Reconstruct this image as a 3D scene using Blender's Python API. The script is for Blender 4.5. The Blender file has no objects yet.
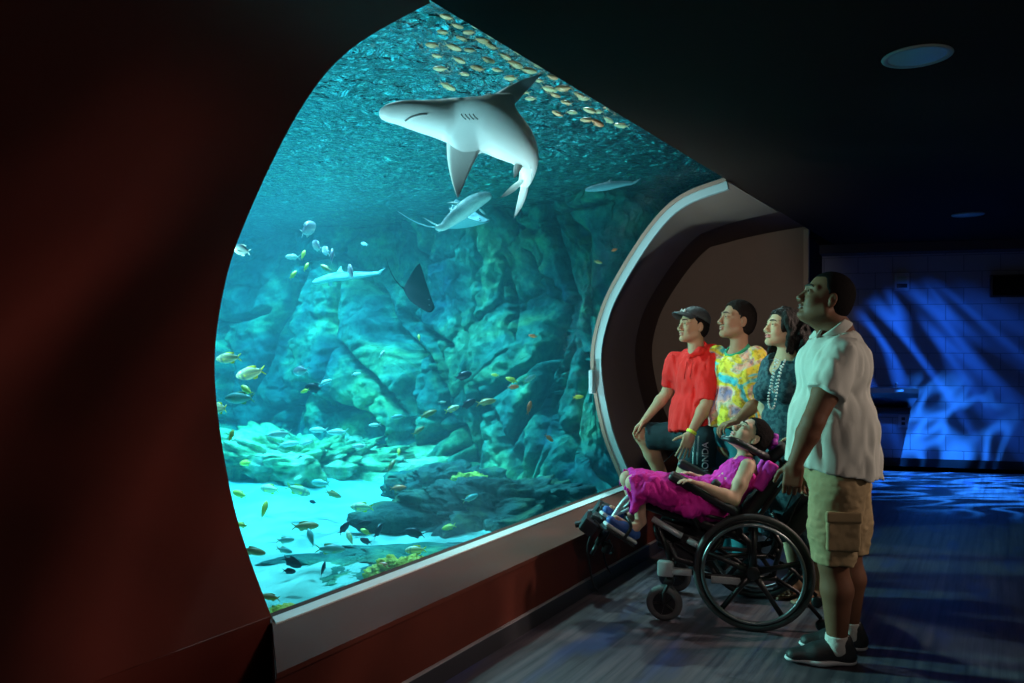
import bpy, bmesh, math, random
import numpy as np
from mathutils import Vector, Matrix, noise as mnoise
random.seed(7)
SC = bpy.context.scene
COL = SC.collection
# ------------------------------------------------------------------ camera frame
FPX = 800.0
TH = math.radians(31.38)
CT, ST = math.cos(TH), math.sin(TH)
CAMZ = 1.5
RIGHT = np.array([CT, ST, 0.0]); FWD = np.array([-ST, CT, 0.0]); UP = np.array([0, 0, 1.0])
def P(u, v, d):
    """place in the hall seen at photo position u, v and d metres ahead"""
    xc = (u - 512.0) / FPX * d
    return np.array([xc * CT - d * ST, xc * ST + d * CT, CAMZ - (v - 345.0) / FPX * d])
def C(xc, d, z):
    return np.array([xc * CT - d * ST, xc * ST + d * CT, z])
def cdir(a, b, c=0.0):
    w = RIGHT * a + FWD * b + UP * c
    return w / np.linalg.norm(w)
def nrm(v):
    v = np.array(v, float); return v / max(np.linalg.norm(v), 1e-9)
# ------------------------------------------------------------------ materials
def new_mat(name):
    m = bpy.data.materials.new(name); m.use_nodes = True
    nt = m.node_tree; nt.nodes.clear()
    out = nt.nodes.new('ShaderNodeOutputMaterial')
    return m, nt, out
def N(nt, t, **kw):
    n = nt.nodes.new(t)
    for k, v in kw.items():
        if k.startswith('i_'):
            n.inputs[k[2:].replace('_', ' ')].default_value = v
        else:
            setattr(n, k, v)
    return n
def rgba(c): return (c[0], c[1], c[2], 1.0)
def mat(name, base, rough=.6, metal=0.0, var=None, bump=None, coat=0.0, spec=.5, stretch=(1, 1, 1), sheen=0.0, sss=0.0):
    """var=(scale, colour2, contrast)  bump=(scale, strength)"""
    m, nt, out = new_mat(name)
    b = N(nt, 'ShaderNodeBsdfPrincipled')
    b.inputs['Base Color'].default_value = rgba(base)
    b.inputs['Roughness'].default_value = rough
    b.inputs['Metallic'].default_value = metal
    b.inputs['Specular IOR Level'].default_value = spec
    b.inputs['Coat Weight'].default_value = coat
    b.inputs['Sheen Weight'].default_value = sheen
    if sss:
        b.inputs['Subsurface Weight'].default_value = sss
        b.inputs['Subsurface Radius'].default_value = (.01, .004, .002)
    nt.links.new(b.outputs[0], out.inputs['Surface'])
    tc = N(nt, 'ShaderNodeTexCoord'); mp = N(nt, 'ShaderNodeMapping')
    mp.inputs['Scale'].default_value = stretch
    nt.links.new(tc.outputs['Object'], mp.inputs['Vector'])
    if var:
        n = N(nt, 'ShaderNodeTexNoise'); n.inputs['Scale'].default_value = var[0]; n.inputs['Detail'].default_value = 5
        nt.links.new(mp.outputs[0], n.inputs['Vector'])
        r = N(nt, 'ShaderNodeValToRGB'); c = var[2] if len(var) > 2 else .2
        r.color_ramp.elements[0].position = .5 - c; r.color_ramp.elements[0].color = rgba(base)
        r.color_ramp.elements[1].position = .5 + c; r.color_ramp.elements[1].color = rgba(var[1])
        nt.links.new(n.outputs['Fac'], r.inputs[0]); nt.links.new(r.outputs[0], b.inputs['Base Color'])
    if bump:
        n = N(nt, 'ShaderNodeTexNoise'); n.inputs['Scale'].default_value = bump[0]; n.inputs['Detail'].default_value = 4
        nt.links.new(mp.outputs[0], n.inputs['Vector'])
        bp = N(nt, 'ShaderNodeBump'); bp.inputs['Strength'].default_value = bump[1]; bp.inputs['Distance'].default_value = .01
        nt.links.new(n.outputs['Fac'], bp.inputs['Height']); nt.links.new(bp.outputs[0], b.inputs['Normal'])
    return m
# ------------------------------------------------------------------ objects
def link(name, me, parent=None, loc=(0, 0, 0)):
    o = bpy.data.objects.new(name, me); COL.objects.link(o)
    o.location = loc
    if parent is not None:
        o.parent = parent
    return o
def tag(o, label=None, cat=None, group=None, kind=None):
    if label: o['label'] = label
    if cat: o['category'] = cat
    if group: o['group'] = group
    if kind: o['kind'] = kind
    return o
def mesh_np(name, V, F, mats, parent=None, origin=(0, 0, 0), smooth=True, mi=None):
    """V world coordinates (n,3); F list/array of quads or tris; origin = world origin of the object (children share their parent's origin)"""
    me = bpy.data.meshes.new(name)
    V = np.asarray(V, float) - np.asarray(origin, float)
    if isinstance(F, np.ndarray):
        nf, k = F.shape
        me.vertices.add(len(V)); me.vertices.foreach_set('co', V.astype(np.float32).ravel())
        me.loops.add(nf * k); me.loops.foreach_set('vertex_index', F.astype(np.int32).ravel())
        me.polygons.add(nf)
        me.polygons.foreach_set('loop_start', (np.arange(nf) * k).astype(np.int32))
        me.update(calc_edges=True)
    else:
        me.from_pydata(V.tolist(), [], F); me.update()
    if not isinstance(mats, (list, tuple)): mats = [mats]
    for m in mats: me.materials.append(m)
    if mi is not None: me.polygons.foreach_set('material_index', np.asarray(mi, np.int32))
    if smooth: me.polygons.foreach_set('use_smooth', np.ones(len(me.polygons), bool))
    me.validate()
    if parent is None:
        return link(name, me, None, tuple(origin))
    return link(name, me, parent, tuple(np.asarray(origin, float) - np.array(ORIG.get(parent.name, origin))))
ORIG = {}
def root_empty(name, origin):
    o = bpy.data.objects.new(name, None); COL.objects.link(o); o.location = tuple(origin); ORIG[o.name] = tuple(origin); o.empty_display_size = .1
    return o
class MB:
    """collects plain shapes into one mesh (world coordinates)"""
    def __init__(s): s.V = []; s.F = []
    def add(s, V, F):
        n = len(s.V); s.V += [tuple(float(c) for c in v) for v in V]; s.F += [tuple(i + n for i in f) for f in F]; return s
    def box(s, c, size, R=None, bev=0.0):
        bm = bmesh.new(); bmesh.ops.create_cube(bm, size=1.0)
        for v in bm.verts: v.co = Vector((v.co.x * size[0], v.co.y * size[1], v.co.z * size[2]))
        if bev > 0: bmesh.ops.bevel(bm, geom=bm.edges[:], offset=bev, segments=2, affect='EDGES', profile=.5)
        bm.verts.index_update()
        M = np.eye(3) if R is None else np.array(R).T
        V = [np.array(c) + M @ np.array(v.co) for v in bm.verts]
        s.add(V, [[v.index for v in f.verts] for f in bm.faces]); bm.free(); return s
    def tube(s, pts, r, n=10, caps=True):
        pts = [np.array(p, float) for p in pts]
        rs = r if isinstance(r, (list, tuple, np.ndarray)) else [r] * len(pts)
        V = []; F = []; ref = None
        for i, p in enumerate(pts):
            t = nrm((pts[min(i + 1, len(pts) - 1)] - pts[max(i - 1, 0)]))
            if ref is None: ref = nrm(np.cross(t, [0, 0, 1]) if abs(t[2]) < .9 else np.cross(t, [1, 0, 0]))
            ref = nrm(ref - t * np.dot(ref, t)); b = np.cross(t, ref)
            for k in range(n):
                a = 2 * math.pi * k / n; V.append(p + rs[i] * (math.cos(a) * ref + math.sin(a) * b))
        for i in range(len(pts) - 1):
            for k in range(n):
                F.append((i * n + k, i * n + (k + 1) % n, (i + 1) * n + (k + 1) % n, (i + 1) * n + k))
        if caps: F.append(tuple(range(n))[::-1]); F.append(tuple((len(pts) - 1) * n + k for k in range(n)))
        s.add(V, F); return s
    def torus(s, c, axis, R, r, n=64, m=12, sq=1.0):
        ax = nrm(axis); e1 = nrm(np.cross(ax, [0, 0, 1])) if abs(ax[2]) < .9 else nrm(np.cross(ax, [1, 0, 0])); e2 = np.cross(ax, e1)
        V = []; F = []
        for i in range(n):
            a = 2 * math.pi * i / n; d = math.cos(a) * e1 + math.sin(a) * e2
            for k in range(m):
                b = 2 * math.pi * k / m
                V.append(np.array(c) + d * (R + r * math.cos(b)) + ax * r * sq * math.sin(b))
        for i in range(n):
            for k in range(m):
                F.append((i * m + k, ((i + 1) % n) * m + k, ((i + 1) % n) * m + (k + 1) % m, i * m + (k + 1) % m))
        s.add(V, F); return s
    def sphere(s, c, r, R=None, n=16, m=10):
        r = (r, r, r) if np.isscalar(r) else r
        M = np.eye(3) if R is None else np.array(R).T
        V = [np.array(c) + M @ np.array([0, 0, r[2]])]; F = []
        for j in range(1, m):
            t = math.pi * j / m
            for i in range(n):
                a = 2 * math.pi * i / n
                V.append(np.array(c) + M @ np.array([r[0] * math.sin(t) * math.cos(a), r[1] * math.sin(t) * math.sin(a), r[2] * math.cos(t)]))
        V.append(np.array(c) + M @ np.array([0, 0, -r[2]])); L = len(V) - 1
        for i in range(n):
            F.append((0, 1 + i, 1 + (i + 1) % n)); F.append((L, L - n + (i + 1) % n, L - n + i))
        for j in range(m - 2):
            for i in range(n):
                a = 1 + j * n; F.append((a + i, a + n + i, a + n + (i + 1) % n, a + (i + 1) % n))
        s.add(V, F); return s
    def build(s, name, m, parent=None, origin=None, smooth=False, auto=True):
        if origin is None: origin = ORIG.get(parent.name, (0, 0, 0)) if parent is not None else (0, 0, 0)
        o = mesh_np(name, s.V, s.F, m, parent, origin, smooth=smooth or auto)
        if auto and not smooth:
            try: o.data.set_sharp_from_angle(angle=math.radians(35))
            except Exception: pass
        return o
def catmull(pts, n=8):
    pts = [np.array(p, float) for p in pts]; out = []
    for i in range(len(pts) - 1):
        p0 = pts[max(i - 1, 0)]; p1 = pts[i]; p2 = pts[i + 1]; p3 = pts[min(i + 2, len(pts) - 1)]
        for k in range(n):
            t = k / n
            out.append(.5 * ((2 * p1) + (-p0 + p2) * t + (2 * p0 - 5 * p1 + 4 * p2 - p3) * t * t + (-p0 + 3 * p1 - 3 * p2 + p3) * t ** 3))
    out.append(pts[-1]); return out
# ------------------------------------------------------------------ noise
_rng = np.random.RandomState(11)
_perm = _rng.permutation(256); _perm = np.concatenate([_perm, _perm, _perm])
_grad = _rng.normal(size=(256, 3)); _grad /= np.linalg.norm(_grad, axis=1)[:, None]
def perlin(p):
    p = np.asarray(p, np.float32); i = np.floor(p).astype(np.int64); f = p - i; i &= 255
    w = f * f * f * (f * (f * 6 - 15) + 10); out = 0
    for dx in (0, 1):
        for dy in (0, 1):
            for dz in (0, 1):
                h = _perm[_perm[_perm[(i[:, 0] + dx) & 255] + ((i[:, 1] + dy) & 255)] + ((i[:, 2] + dz) & 255)]
                g = _grad[h]; d = (g[:, 0] * (f[:, 0] - dx) + g[:, 1] * (f[:, 1] - dy) + g[:, 2] * (f[:, 2] - dz))
                out = out + d * (w[:, 0] if dx else 1 - w[:, 0]) * (w[:, 1] if dy else 1 - w[:, 1]) * (w[:, 2] if dz else 1 - w[:, 2])
    return out * 1.6
def fbm(p, o=4):
    a = 1; s = 0; q = np.array(p, np.float32)
    for _ in range(o): s = s + a * perlin(q); q = q * 2.03 + 7.3; a *= .5
    return s
def worley(p):
    """F1, F2 distances"""
    p = np.asarray(p, np.float32); i = np.floor(p).astype(np.int64)
    f1 = np.full(len(p), 9.0); f2 = np.full(len(p), 9.0); idn = np.zeros(len(p), np.int64)
    for dx in (-1, 0, 1):
        for dy in (-1, 0, 1):
            for dz in (-1, 0, 1):
                c = i + np.array([dx, dy, dz]); h = _perm[_perm[_perm[c[:, 0] & 255] + (c[:, 1] & 255)] + (c[:, 2] & 255)]
                q = c + .5 + .42 * _grad[h]; d = np.linalg.norm(q - p, axis=1)
                m = d < f1; f2 = np.where(m, f1, np.minimum(f2, d)); idn = np.where(m, h, idn); f1 = np.where(m, d, f1)
    return f1, f2, idn
# ------------------------------------------------------------------ organic solids (signed distance -> mesh)
class Body:
    def __init__(s): s.ops = []; s.post = []
    def _bb(s, lo, hi, k): return np.array(lo) - k - .012, np.array(hi) + k + .012
    def cone(s, a, b, ra, rb, k=.02, sub=False, sq=None):
        """round cone; sq=(direction, factor) flattens along a direction"""
        a = np.array(a, float); b = np.array(b, float); r = max(ra, rb)
        lo, hi = s._bb(np.minimum(a, b) - r, np.maximum(a, b) + r, k)
        def f(p):
            q = p; sc = 1.0
            if sq is not None:
                n = nrm(sq[0]); c = (a + b) / 2; t = (p - c) @ n.astype(np.float32)
                q = p + t[..., None] * ((1 / sq[1] - 1) * n).astype(np.float32)
                sc = min(1.0, .5 + .5 * sq[1]) if sq[1] > .6 else sq[1]
            ab = (b - a).astype(np.float32); L = max(float(ab @ ab), 1e-9)
            h = np.clip(((q - a.astype(np.float32)) @ ab) / L, 0, 1)
            d = np.linalg.norm(q - a.astype(np.float32) - h[..., None] * ab, axis=-1) - (ra + (rb - ra) * h)
            return d * sc
        s.ops.append((f, lo, hi, k, sub)); return s
    def chain(s, pts, rs, k=.02, sq=None):
        for i in range(len(pts) - 1): s.cone(pts[i], pts[i + 1], rs[i], rs[i + 1], k if i == 0 else max(k, .012), sq=sq)
        return s
    def ell(s, c, r, R=None, k=.02, sub=False):
        c = np.array(c, float); r = np.array(r, float); R = np.eye(3) if R is None else np.array(R, float)
        ext = np.sqrt(((R.T * r) ** 2).sum(1)) if True else r
        lo, hi = s._bb(c - ext, c + ext, k)
        def f(p):
            q = (p - c.astype(np.float32)) @ R.T.astype(np.float32)
            k0 = np.linalg.norm(q / r.astype(np.float32), axis=-1); k1 = np.linalg.norm(q / (r * r).astype(np.float32), axis=-1)
            return np.where(k1 > 1e-6, k0 * (k0 - 1.0) / np.maximum(k1, 1e-6), -r.min()).astype(np.float32)
        s.ops.append((f, lo, hi, k, sub)); return s
    def rbox(s, c, h, R=None, rad=.01, k=.01, sub=False):
        c = np.array(c, float); h = np.array(h, float); R = np.eye(3) if R is None else np.array(R, float)
        e = np.abs(R.T) @ h; lo, hi = s._bb(c - e, c + e, k)
        def f(p):
            q = np.abs((p - c.astype(np.float32)) @ R.T.astype(np.float32)) - (h - rad).astype(np.float32)
            return np.linalg.norm(np.maximum(q, 0), axis=-1) + np.minimum(q.max(-1), 0) - rad
        s.ops.append((f, lo, hi, k, sub)); return s
    def cut(s, c, n, size=.5):
        """removes everything on the side n points to, within size of c"""
        c = np.array(c, float); n = nrm(n)
        def f(p): return np.maximum(-((p - c.astype(np.float32)) @ n.astype(np.float32)), np.linalg.norm(p - c.astype(np.float32), axis=-1) - size)
        s.ops.append((f, c - size, c + size, .004, True)); return s
    def noise(s, amp, freq, stretch=(1, 1, 1), ridge=False, where=None, o=2):
        s.post.append((amp, freq, stretch, ridge, where, o)); return s
    def build(s, name, mats, h=.006, fine=(), parent=None, origin=None, paint=None, rel=1):
        adds = [o for o in s.ops if not o[4]]
        lo = np.min([o[1] for o in adds], 0); hi = np.max([o[2] for o in adds], 0)
        def axis(i):
            xs = [lo[i]]
            while xs[-1] < hi[i] + h:
                st = h
                for (fl, fh, fs) in fine:
                    if fl[i] <= xs[-1] <= fh[i]: st = min(st, fs)
                xs.append(xs[-1] + st)
            return np.array(xs, np.float32)
        X, Y, Z = axis(0), axis(1), axis(2)
        F = np.full((len(X), len(Y), len(Z)), .08, np.float32)
        for (f, l, hh, k, sub) in s.ops:
            a = [max(int(np.searchsorted(ax, l[i])) - 1, 0) for i, ax in enumerate((X, Y, Z))]
            b = [int(np.searchsorted(ax, hh[i])) + 1 for i, ax in enumerate((X, Y, Z))]
            x, y, z = X[a[0]:b[0]], Y[a[1]:b[1]], Z[a[2]:b[2]]
            if min(len(x), len(y), len(z)) == 0: continue
            p = np.empty((len(x), len(y), len(z), 3), np.float32)
            p[..., 0] = x[:, None, None]; p[..., 1] = y[None, :, None]; p[..., 2] = z[None, None, :]
            d = f(p); sl = F[a[0]:b[0], a[1]:b[1], a[2]:b[2]]
            if sub:
                d = -d; t = np.clip(.5 + .5 * (sl - d) / k, 0, 1); F[a[0]:b[0], a[1]:b[1], a[2]:b[2]] = d * (1 - t) + sl * t + k * t * (1 - t)
            else:
                t = np.clip(.5 + .5 * (sl - d) / k, 0, 1); F[a[0]:b[0], a[1]:b[1], a[2]:b[2]] = sl * (1 - t) + d * t - k * t * (1 - t)
        for (amp, freq, st, ridge, where, o) in s.post:
            ii = np.where(np.abs(F) < amp * 2.5 + .012); p = np.stack([X[ii[0]], Y[ii[1]], Z[ii[2]]], 1)
            n = fbm(p * freq * np.array(st, np.float32), o)
            if ridge: n = 1 - 2 * np.abs(n)
            if where is not None: n = n * where(p)
            F[ii] += amp * n
        V, Q = surface_nets(F, X, Y, Z)
        mi = None
        if paint is not None: mi = paint(V[Q].mean(1))
        if origin is None: origin = ORIG.get(parent.name, (0, 0, 0)) if parent is not None else (0, 0, 0)
        o = mesh_np(name, V, Q, mats, parent, origin, mi=mi)
        if o.name not in ORIG: ORIG[o.name] = tuple(origin)
        return o
def surface_nets(F, X, Y, Z):
    S = F < 0
    S[0] = S[-1] = False; S[:, 0] = S[:, -1] = False; S[:, :, 0] = S[:, :, -1] = False
    c = [S[i:S.shape[0] - 1 + i, j:S.shape[1] - 1 + j, k:S.shape[2] - 1 + k] for i in (0, 1) for j in (0, 1) for k in (0, 1)]
    al = c[0].copy(); an = c[0].copy()
    for q in c[1:]: al &= q; an |= q
    act = np.where(an & ~al); ids = np.full(an.shape, -1, np.int32); ids[act] = np.arange(len(act[0]))
    base = np.stack(act, 1); cor = [(i, j, k) for i in (0, 1) for j in (0, 1) for k in (0, 1)]
    fv = [F[base[:, 0] + a, base[:, 1] + b, base[:, 2] + d] for a, b, d in cor]
    sv = [S[base[:, 0] + a, base[:, 1] + b, base[:, 2] + d] for a, b, d in cor]
    acc = np.zeros((len(base), 3)); cnt = np.zeros(len(base))
    for m in range(8):
        for n in range(m + 1, 8):
            A = np.array(cor[m]); B = np.array(cor[n])
            if np.abs(A - B).sum() != 1: continue
            x = sv[m] != sv[n]; den = fv[m] - fv[n]; t = np.where(x, fv[m] / np.where(np.abs(den) < 1e-9, 1, den), 0)
            t = np.clip(t, 0, 1); acc += x[:, None] * (A + t[:, None] * (B - A)); cnt += x
    pos = acc / np.maximum(cnt, 1)[:, None]
    V = np.empty((len(base), 3))
    for i, ax in enumerate((X, Y, Z)): V[:, i] = ax[base[:, i]] + pos[:, i] * (ax[base[:, i] + 1] - ax[base[:, i]])
    Q = []
    for axn in range(3):
        sl0 = [slice(None)] * 3; sl1 = [slice(None)] * 3; sl0[axn] = slice(0, -1); sl1[axn] = slice(1, None)
        ch = S[tuple(sl0)] != S[tuple(sl1)]; ii = np.where(ch); pi = np.stack(ii, 1)
        u, v = [(1, 2), (2, 0), (0, 1)][axn]
        ok = (pi[:, u] > 0) & (pi[:, v] > 0) & (pi[:, u] < S.shape[u] - 1) & (pi[:, v] < S.shape[v] - 1); pi = pi[ok]
        ins = S[pi[:, 0], pi[:, 1], pi[:, 2]]
        def g(du, dv):
            q = pi.copy(); q[:, u] -= du; q[:, v] -= dv; return ids[q[:, 0], q[:, 1], q[:, 2]]
        a, b, cc, d = g(1, 1), g(0, 1), g(0, 0), g(1, 0)
        q = np.stack([a, b, cc, d], 1); q[~ins] = q[~ins][:, ::-1]; Q.append(q)
    Q = np.concatenate(Q); Q = Q[(Q >= 0).all(1)]
    return V, Q

from mathutils.bvhtree import BVHTree
def bvh_of(o):
    me = o.data; V = verts_world_(o); return BVHTree.FromPolygons([tuple(v) for v in V], [tuple(p.vertices) for p in me.polygons])
def verts_world_(o):
    n = len(o.data.vertices); c = np.empty(n * 3, np.float32); o.data.vertices.foreach_get('co', c); c = c.reshape(-1, 3); p = o; off = np.zeros(3)
    while p is not None: off = off + np.array(p.location); p = p.parent
    return c + off
def drape(bvh, starts, d, lift=0.0):
    out = []
    for s in starts:
        h = bvh.ray_cast(Vector(tuple(s)), Vector(tuple(nrm(d))))
        if h[0] is not None: out.append(np.array(h[0]) - nrm(d) * lift)
    return out
# ------------------------------------------------------------------ camera, world
cam = bpy.data.cameras.new('camera'); cam.sensor_width = 36.0; cam.lens = 36.0 * FPX / 1024.0
cam.shift_y = 3.5 / 1024.0; cam.clip_end = 200
co = bpy.data.objects.new('camera', cam); COL.objects.link(co)
co.location = (0, 0, CAMZ); co.rotation_euler = (math.pi / 2, 0, TH); SC.camera = co
w = bpy.data.worlds.new('world'); SC.world = w; w.use_nodes = True
w.node_tree.nodes['Background'].inputs[0].default_value = (.02, .02, .03, 1); w.node_tree.nodes['Background'].inputs[1].default_value = .0
SC.view_settings.view_transform = 'Standard'; SC.view_settings.look = 'None'; SC.view_settings.gamma = 1.0
SC.view_settings.use_curve_mapping = False; SC.view_settings.exposure = 0.0
# ------------------------------------------------------------------ the curved window's cross-section
CEIL = 2.733; SILL = .37; XF = -2.13; XI = -2.57
PROF = [(-2.57, .37), (-2.80, .80), (-2.927, 1.348), (-2.865, 1.75), (-2.70, 2.07), (-2.41, 2.444), (-2.14, 2.637), (-1.754, 2.733)]
PC = catmull(PROF, 6)
YN, YFAR, YA, YB = 2.307, 5.955, 7.62, 8.94
def prof_at(y, off=0.0):
    """outline at distance y along the hall; off pushes it outwards, into the tank"""
    t = min(max((y - YFAR) / (YA - YFAR), 0), 1); sh = -.25 * t
    t2 = min(max((y - YA) / (YB - YA), 0), 1); sh -= .30 * t2
    out = []
    n = len(PC)
    for i, p in enumerate(PC):
        a = PC[max(i - 1, 0)]; b = PC[min(i + 1, n - 1)]; tg = b - a; nr = np.array([-tg[1], tg[0]]); nr = nr / np.linalg.norm(nr)
        s = sh * (1.0 if i < n * .8 else max(0, (n - 1 - i) / (n * .2)))
        tt = min(max((y - YN) / (YFAR - YN), 0), 1) * (1 - t)
        s += .095 * tt * max(math.sin(math.pi * i / (n - 1)), 0) ** .7
        out.append((p[0] + s + nr[0] * off, p[1] + nr[1] * off))
    return out
def loft(name, ys, off0, off1, m, extra=None, parent=None, origin=(0, 0, 0)):
    """shell of the vault between off0 and off1, along the stations ys"""
    V = []; F = []; n = len(PC)
    for y in ys:
        for q in (prof_at(y, off0), prof_at(y, off1)):
            V += [(a, y, b) for a, b in q]
    k = 2 * n
    for j in range(len(ys) - 1):
        for i in range(n - 1):
            a = j * k + i; F.append((a, a + 1, a + k + 1, a + k)); b = a + n; F.append((b, b + k, b + k + 1, b + 1))
        F.append((j * k, j * k + k, j * k + k + n, j * k + n)); e = j * k + n - 1; F.append((e, e + n, e + n + k, e + k))
    for j in (0, len(ys) - 1):
        for i in range(n - 1):
            a = j * k + i; f = (a, a + n, a + n + 1, a + 1); F.append(f if j == 0 else f[::-1])
    return mesh_np(name, V, F, m, parent, origin)
def sharp(o, a=30):
    try: o.data.set_sharp_from_angle(angle=math.radians(a))
    except Exception: pass
    return o
# wall and trim materials
M_red = mat('red_brown_laminate', (.150, .027, .018), .55, var=(2.2, (.105, .020, .014), .25), bump=(160, .06), stretch=(1, 1, 1), spec=.12)
M_redlow = mat('red_brown_panel', (.120, .026, .016), .6, var=(3.0, (.085, .020, .013), .25), bump=(160, .05), spec=.12)
M_sill = mat('brown_sill_top', (.140, .026, .016), .6, var=(2.0, (.11, .036, .025), .25), stretch=(1, .25, 1), spec=.12)
M_tan = mat('taupe_paint', (.24, .17, .135), .7, var=(1.5, (.20, .145, .12), .25), bump=(80, .08))
M_dark = mat('dark_brown_paint', (.085, .035, .027), .65, var=(2.0, (.07, .03, .024), .2))
M_ceil = mat('dark_ceiling_paint', (.024, .014, .011), .85, var=(1.2, (.020, .012, .010), .2), bump=(60, .1), spec=.1)
M_base = mat('dark_rubber_base', (.03, .028, .034), .45)
M_edge = mat('pale_edge_strip', (.80, .76, .75), .45)
M_ring = mat('pale_blue_ring', (.26, .38, .41), .4)
# block wall
def block_mat():
    m, nt, out = new_mat('painted_block')
    b = N(nt, 'ShaderNodeBsdfPrincipled'); b.inputs['Roughness'].default_value = .5
    tc = N(nt, 'ShaderNodeTexCoord'); br = N(nt, 'ShaderNodeTexBrick'); mp = N(nt, 'ShaderNodeMapping')
    nt.links.new(tc.outputs['UV'], mp.inputs[0]); nt.links.new(mp.outputs[0], br.inputs['Vector'])
    br.inputs['Color1'].default_value = (.30, .32, .42, 1); br.inputs['Color2'].default_value = (.27, .29, .39, 1); br.inputs['Mortar'].default_value = (.16, .17, .24, 1)
    br.inputs['Scale'].default_value = 1.0; br.inputs['Mortar Size'].default_value = .006; br.inputs['Brick Width'].default_value = .40; br.inputs['Row Height'].default_value = .20
    br.inputs['Mortar Smooth'].default_value = .3
    bp = N(nt, 'ShaderNodeBump', invert=True); bp.inputs['Strength'].default_value = .5; bp.inputs['Distance'].default_value = .01
    nt.links.new(br.outputs['Color'], b.inputs['Base Color']); nt.links.new(br.outputs['Fac'], bp.inputs['Height']); nt.links.new(bp.outputs[0], b.inputs['Normal'])
    nt.links.new(b.outputs[0], out.inputs[0]); return m
M_block = block_mat()
def floor_mat():
    m, nt, out = new_mat('vinyl_planks')
    b = N(nt, 'ShaderNodeBsdfPrincipled'); b.inputs['Roughness'].default_value = .42
    tc = N(nt, 'ShaderNodeTexCoord'); mp = N(nt, 'ShaderNodeMapping'); mp.inputs['Rotation'].default_value = (0, 0, math.pi / 2)
    nt.links.new(tc.outputs['Object'], mp.inputs[0])
    br = N(nt, 'ShaderNodeTexBrick'); br.inputs['Scale'].default_value = 1; br.inputs['Brick Width'].default_value = 1.2; br.inputs['Row Height'].default_value = .15
    br.inputs['Mortar Size'].default_value = .0015; br.inputs['Color1'].default_value = (0, 0, 0, 1); br.inputs['Color2'].default_value = (1, 1, 1, 1); br.inputs['Mortar'].default_value = (.4, .4, .4, 1)
    nt.links.new(mp.outputs[0], br.inputs['Vector'])
    m2 = N(nt, 'ShaderNodeMapping'); m2.inputs['Scale'].default_value = (17, .6, 1); nt.links.new(tc.outputs['Object'], m2.inputs[0])
    ns = N(nt, 'ShaderNodeTexNoise'); ns.inputs['Scale'].default_value = 1.6; ns.inputs['Detail'].default_value = 7; ns.inputs['Roughness'].default_value = .65
    nt.links.new(m2.outputs[0], ns.inputs['Vector'])
    r = N(nt, 'ShaderNodeValToRGB'); e = r.color_ramp.elements
    e[0].position = .34; e[0].color = (.035, .030, .045, 1); e[1].position = .66; e[1].color = (.150, .120, .135, 1)
    n2 = e.new(.5); n2.color = (.095, .083, .105, 1)
    nt.links.new(ns.outputs['Fac'], r.inputs[0])
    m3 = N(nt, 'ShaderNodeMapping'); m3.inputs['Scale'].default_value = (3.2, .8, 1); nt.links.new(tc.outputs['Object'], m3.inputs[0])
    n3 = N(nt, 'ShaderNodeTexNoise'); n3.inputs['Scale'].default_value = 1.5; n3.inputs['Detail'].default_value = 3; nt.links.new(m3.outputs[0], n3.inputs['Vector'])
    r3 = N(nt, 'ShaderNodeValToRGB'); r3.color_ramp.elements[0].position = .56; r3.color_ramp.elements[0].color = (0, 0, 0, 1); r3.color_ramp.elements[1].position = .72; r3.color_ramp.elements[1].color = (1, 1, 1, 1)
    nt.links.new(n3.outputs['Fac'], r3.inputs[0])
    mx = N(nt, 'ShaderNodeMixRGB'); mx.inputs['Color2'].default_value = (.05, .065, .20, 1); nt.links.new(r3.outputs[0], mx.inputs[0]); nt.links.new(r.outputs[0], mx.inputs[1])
    mu = N(nt, 'ShaderNodeMixRGB', blend_type='MULTIPLY'); mu.inputs[0].default_value = .30
    nt.links.new(mx.outputs[0], mu.inputs[1]); nt.links.new(br.outputs['Color'], mu.inputs[2]); nt.links.new(mu.outputs[0], b.inputs['Base Color'])
    bp = N(nt, 'ShaderNodeBump'); bp.inputs['Strength'].default_value = .15; bp.inputs['Distance'].default_value = .004; nt.links.new(ns.outputs['Fac'], bp.inputs['Height']); nt.links.new(bp.outputs[0], b.inputs['Normal'])
    nt.links.new(b.outputs[0], out.inputs[0]); return m
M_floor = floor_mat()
# blue rear wall line
W0 = C(2.6, 10.485, 0); W1 = C(4.54, 10.0, 0); W2 = C(9.4, 8.785, 0)
wd = nrm(W1 - W0); wn = np.array([wd[1], -wd[0], 0])          # wn points into the hall
# floor and ceiling as polygons with thickness
def slab(name, poly, z0, z1, m):
    n = len(poly); V = [(x, y, z0) for x, y in poly] + [(x, y, z1) for x, y in poly]
    F = [tuple(range(n))[::-1], tuple(range(n, 2 * n))] + [(i, (i + 1) % n, n + (i + 1) % n, n + i) for i in range(n)]
    return mesh_np(name, V, F, m, smooth=False)
XR = 4.6; YBACK = -3.0
far_r = W0 + wd * ((XR - W0[0]) / wd[0])
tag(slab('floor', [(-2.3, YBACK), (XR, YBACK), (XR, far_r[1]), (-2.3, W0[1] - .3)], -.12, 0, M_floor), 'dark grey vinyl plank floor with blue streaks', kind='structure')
tag(slab('ceiling', [(-1.74, YBACK), (XR, YBACK), (XR, far_r[1] + .2), (W0[0], W0[1] + .2), (-1.74, W0[1] + .2)], CEIL, CEIL + .12, M_ceil), 'flat dark ceiling', kind='structure')
# opaque vaulted wall in front of the window (towards the camera)
o = loft('wall_left', [YBACK, -1, 0, 1, 1.6, YN], 0.0, .16, M_red); tag(sharp(o), 'curved red-brown wall beside the window', kind='structure')
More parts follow.
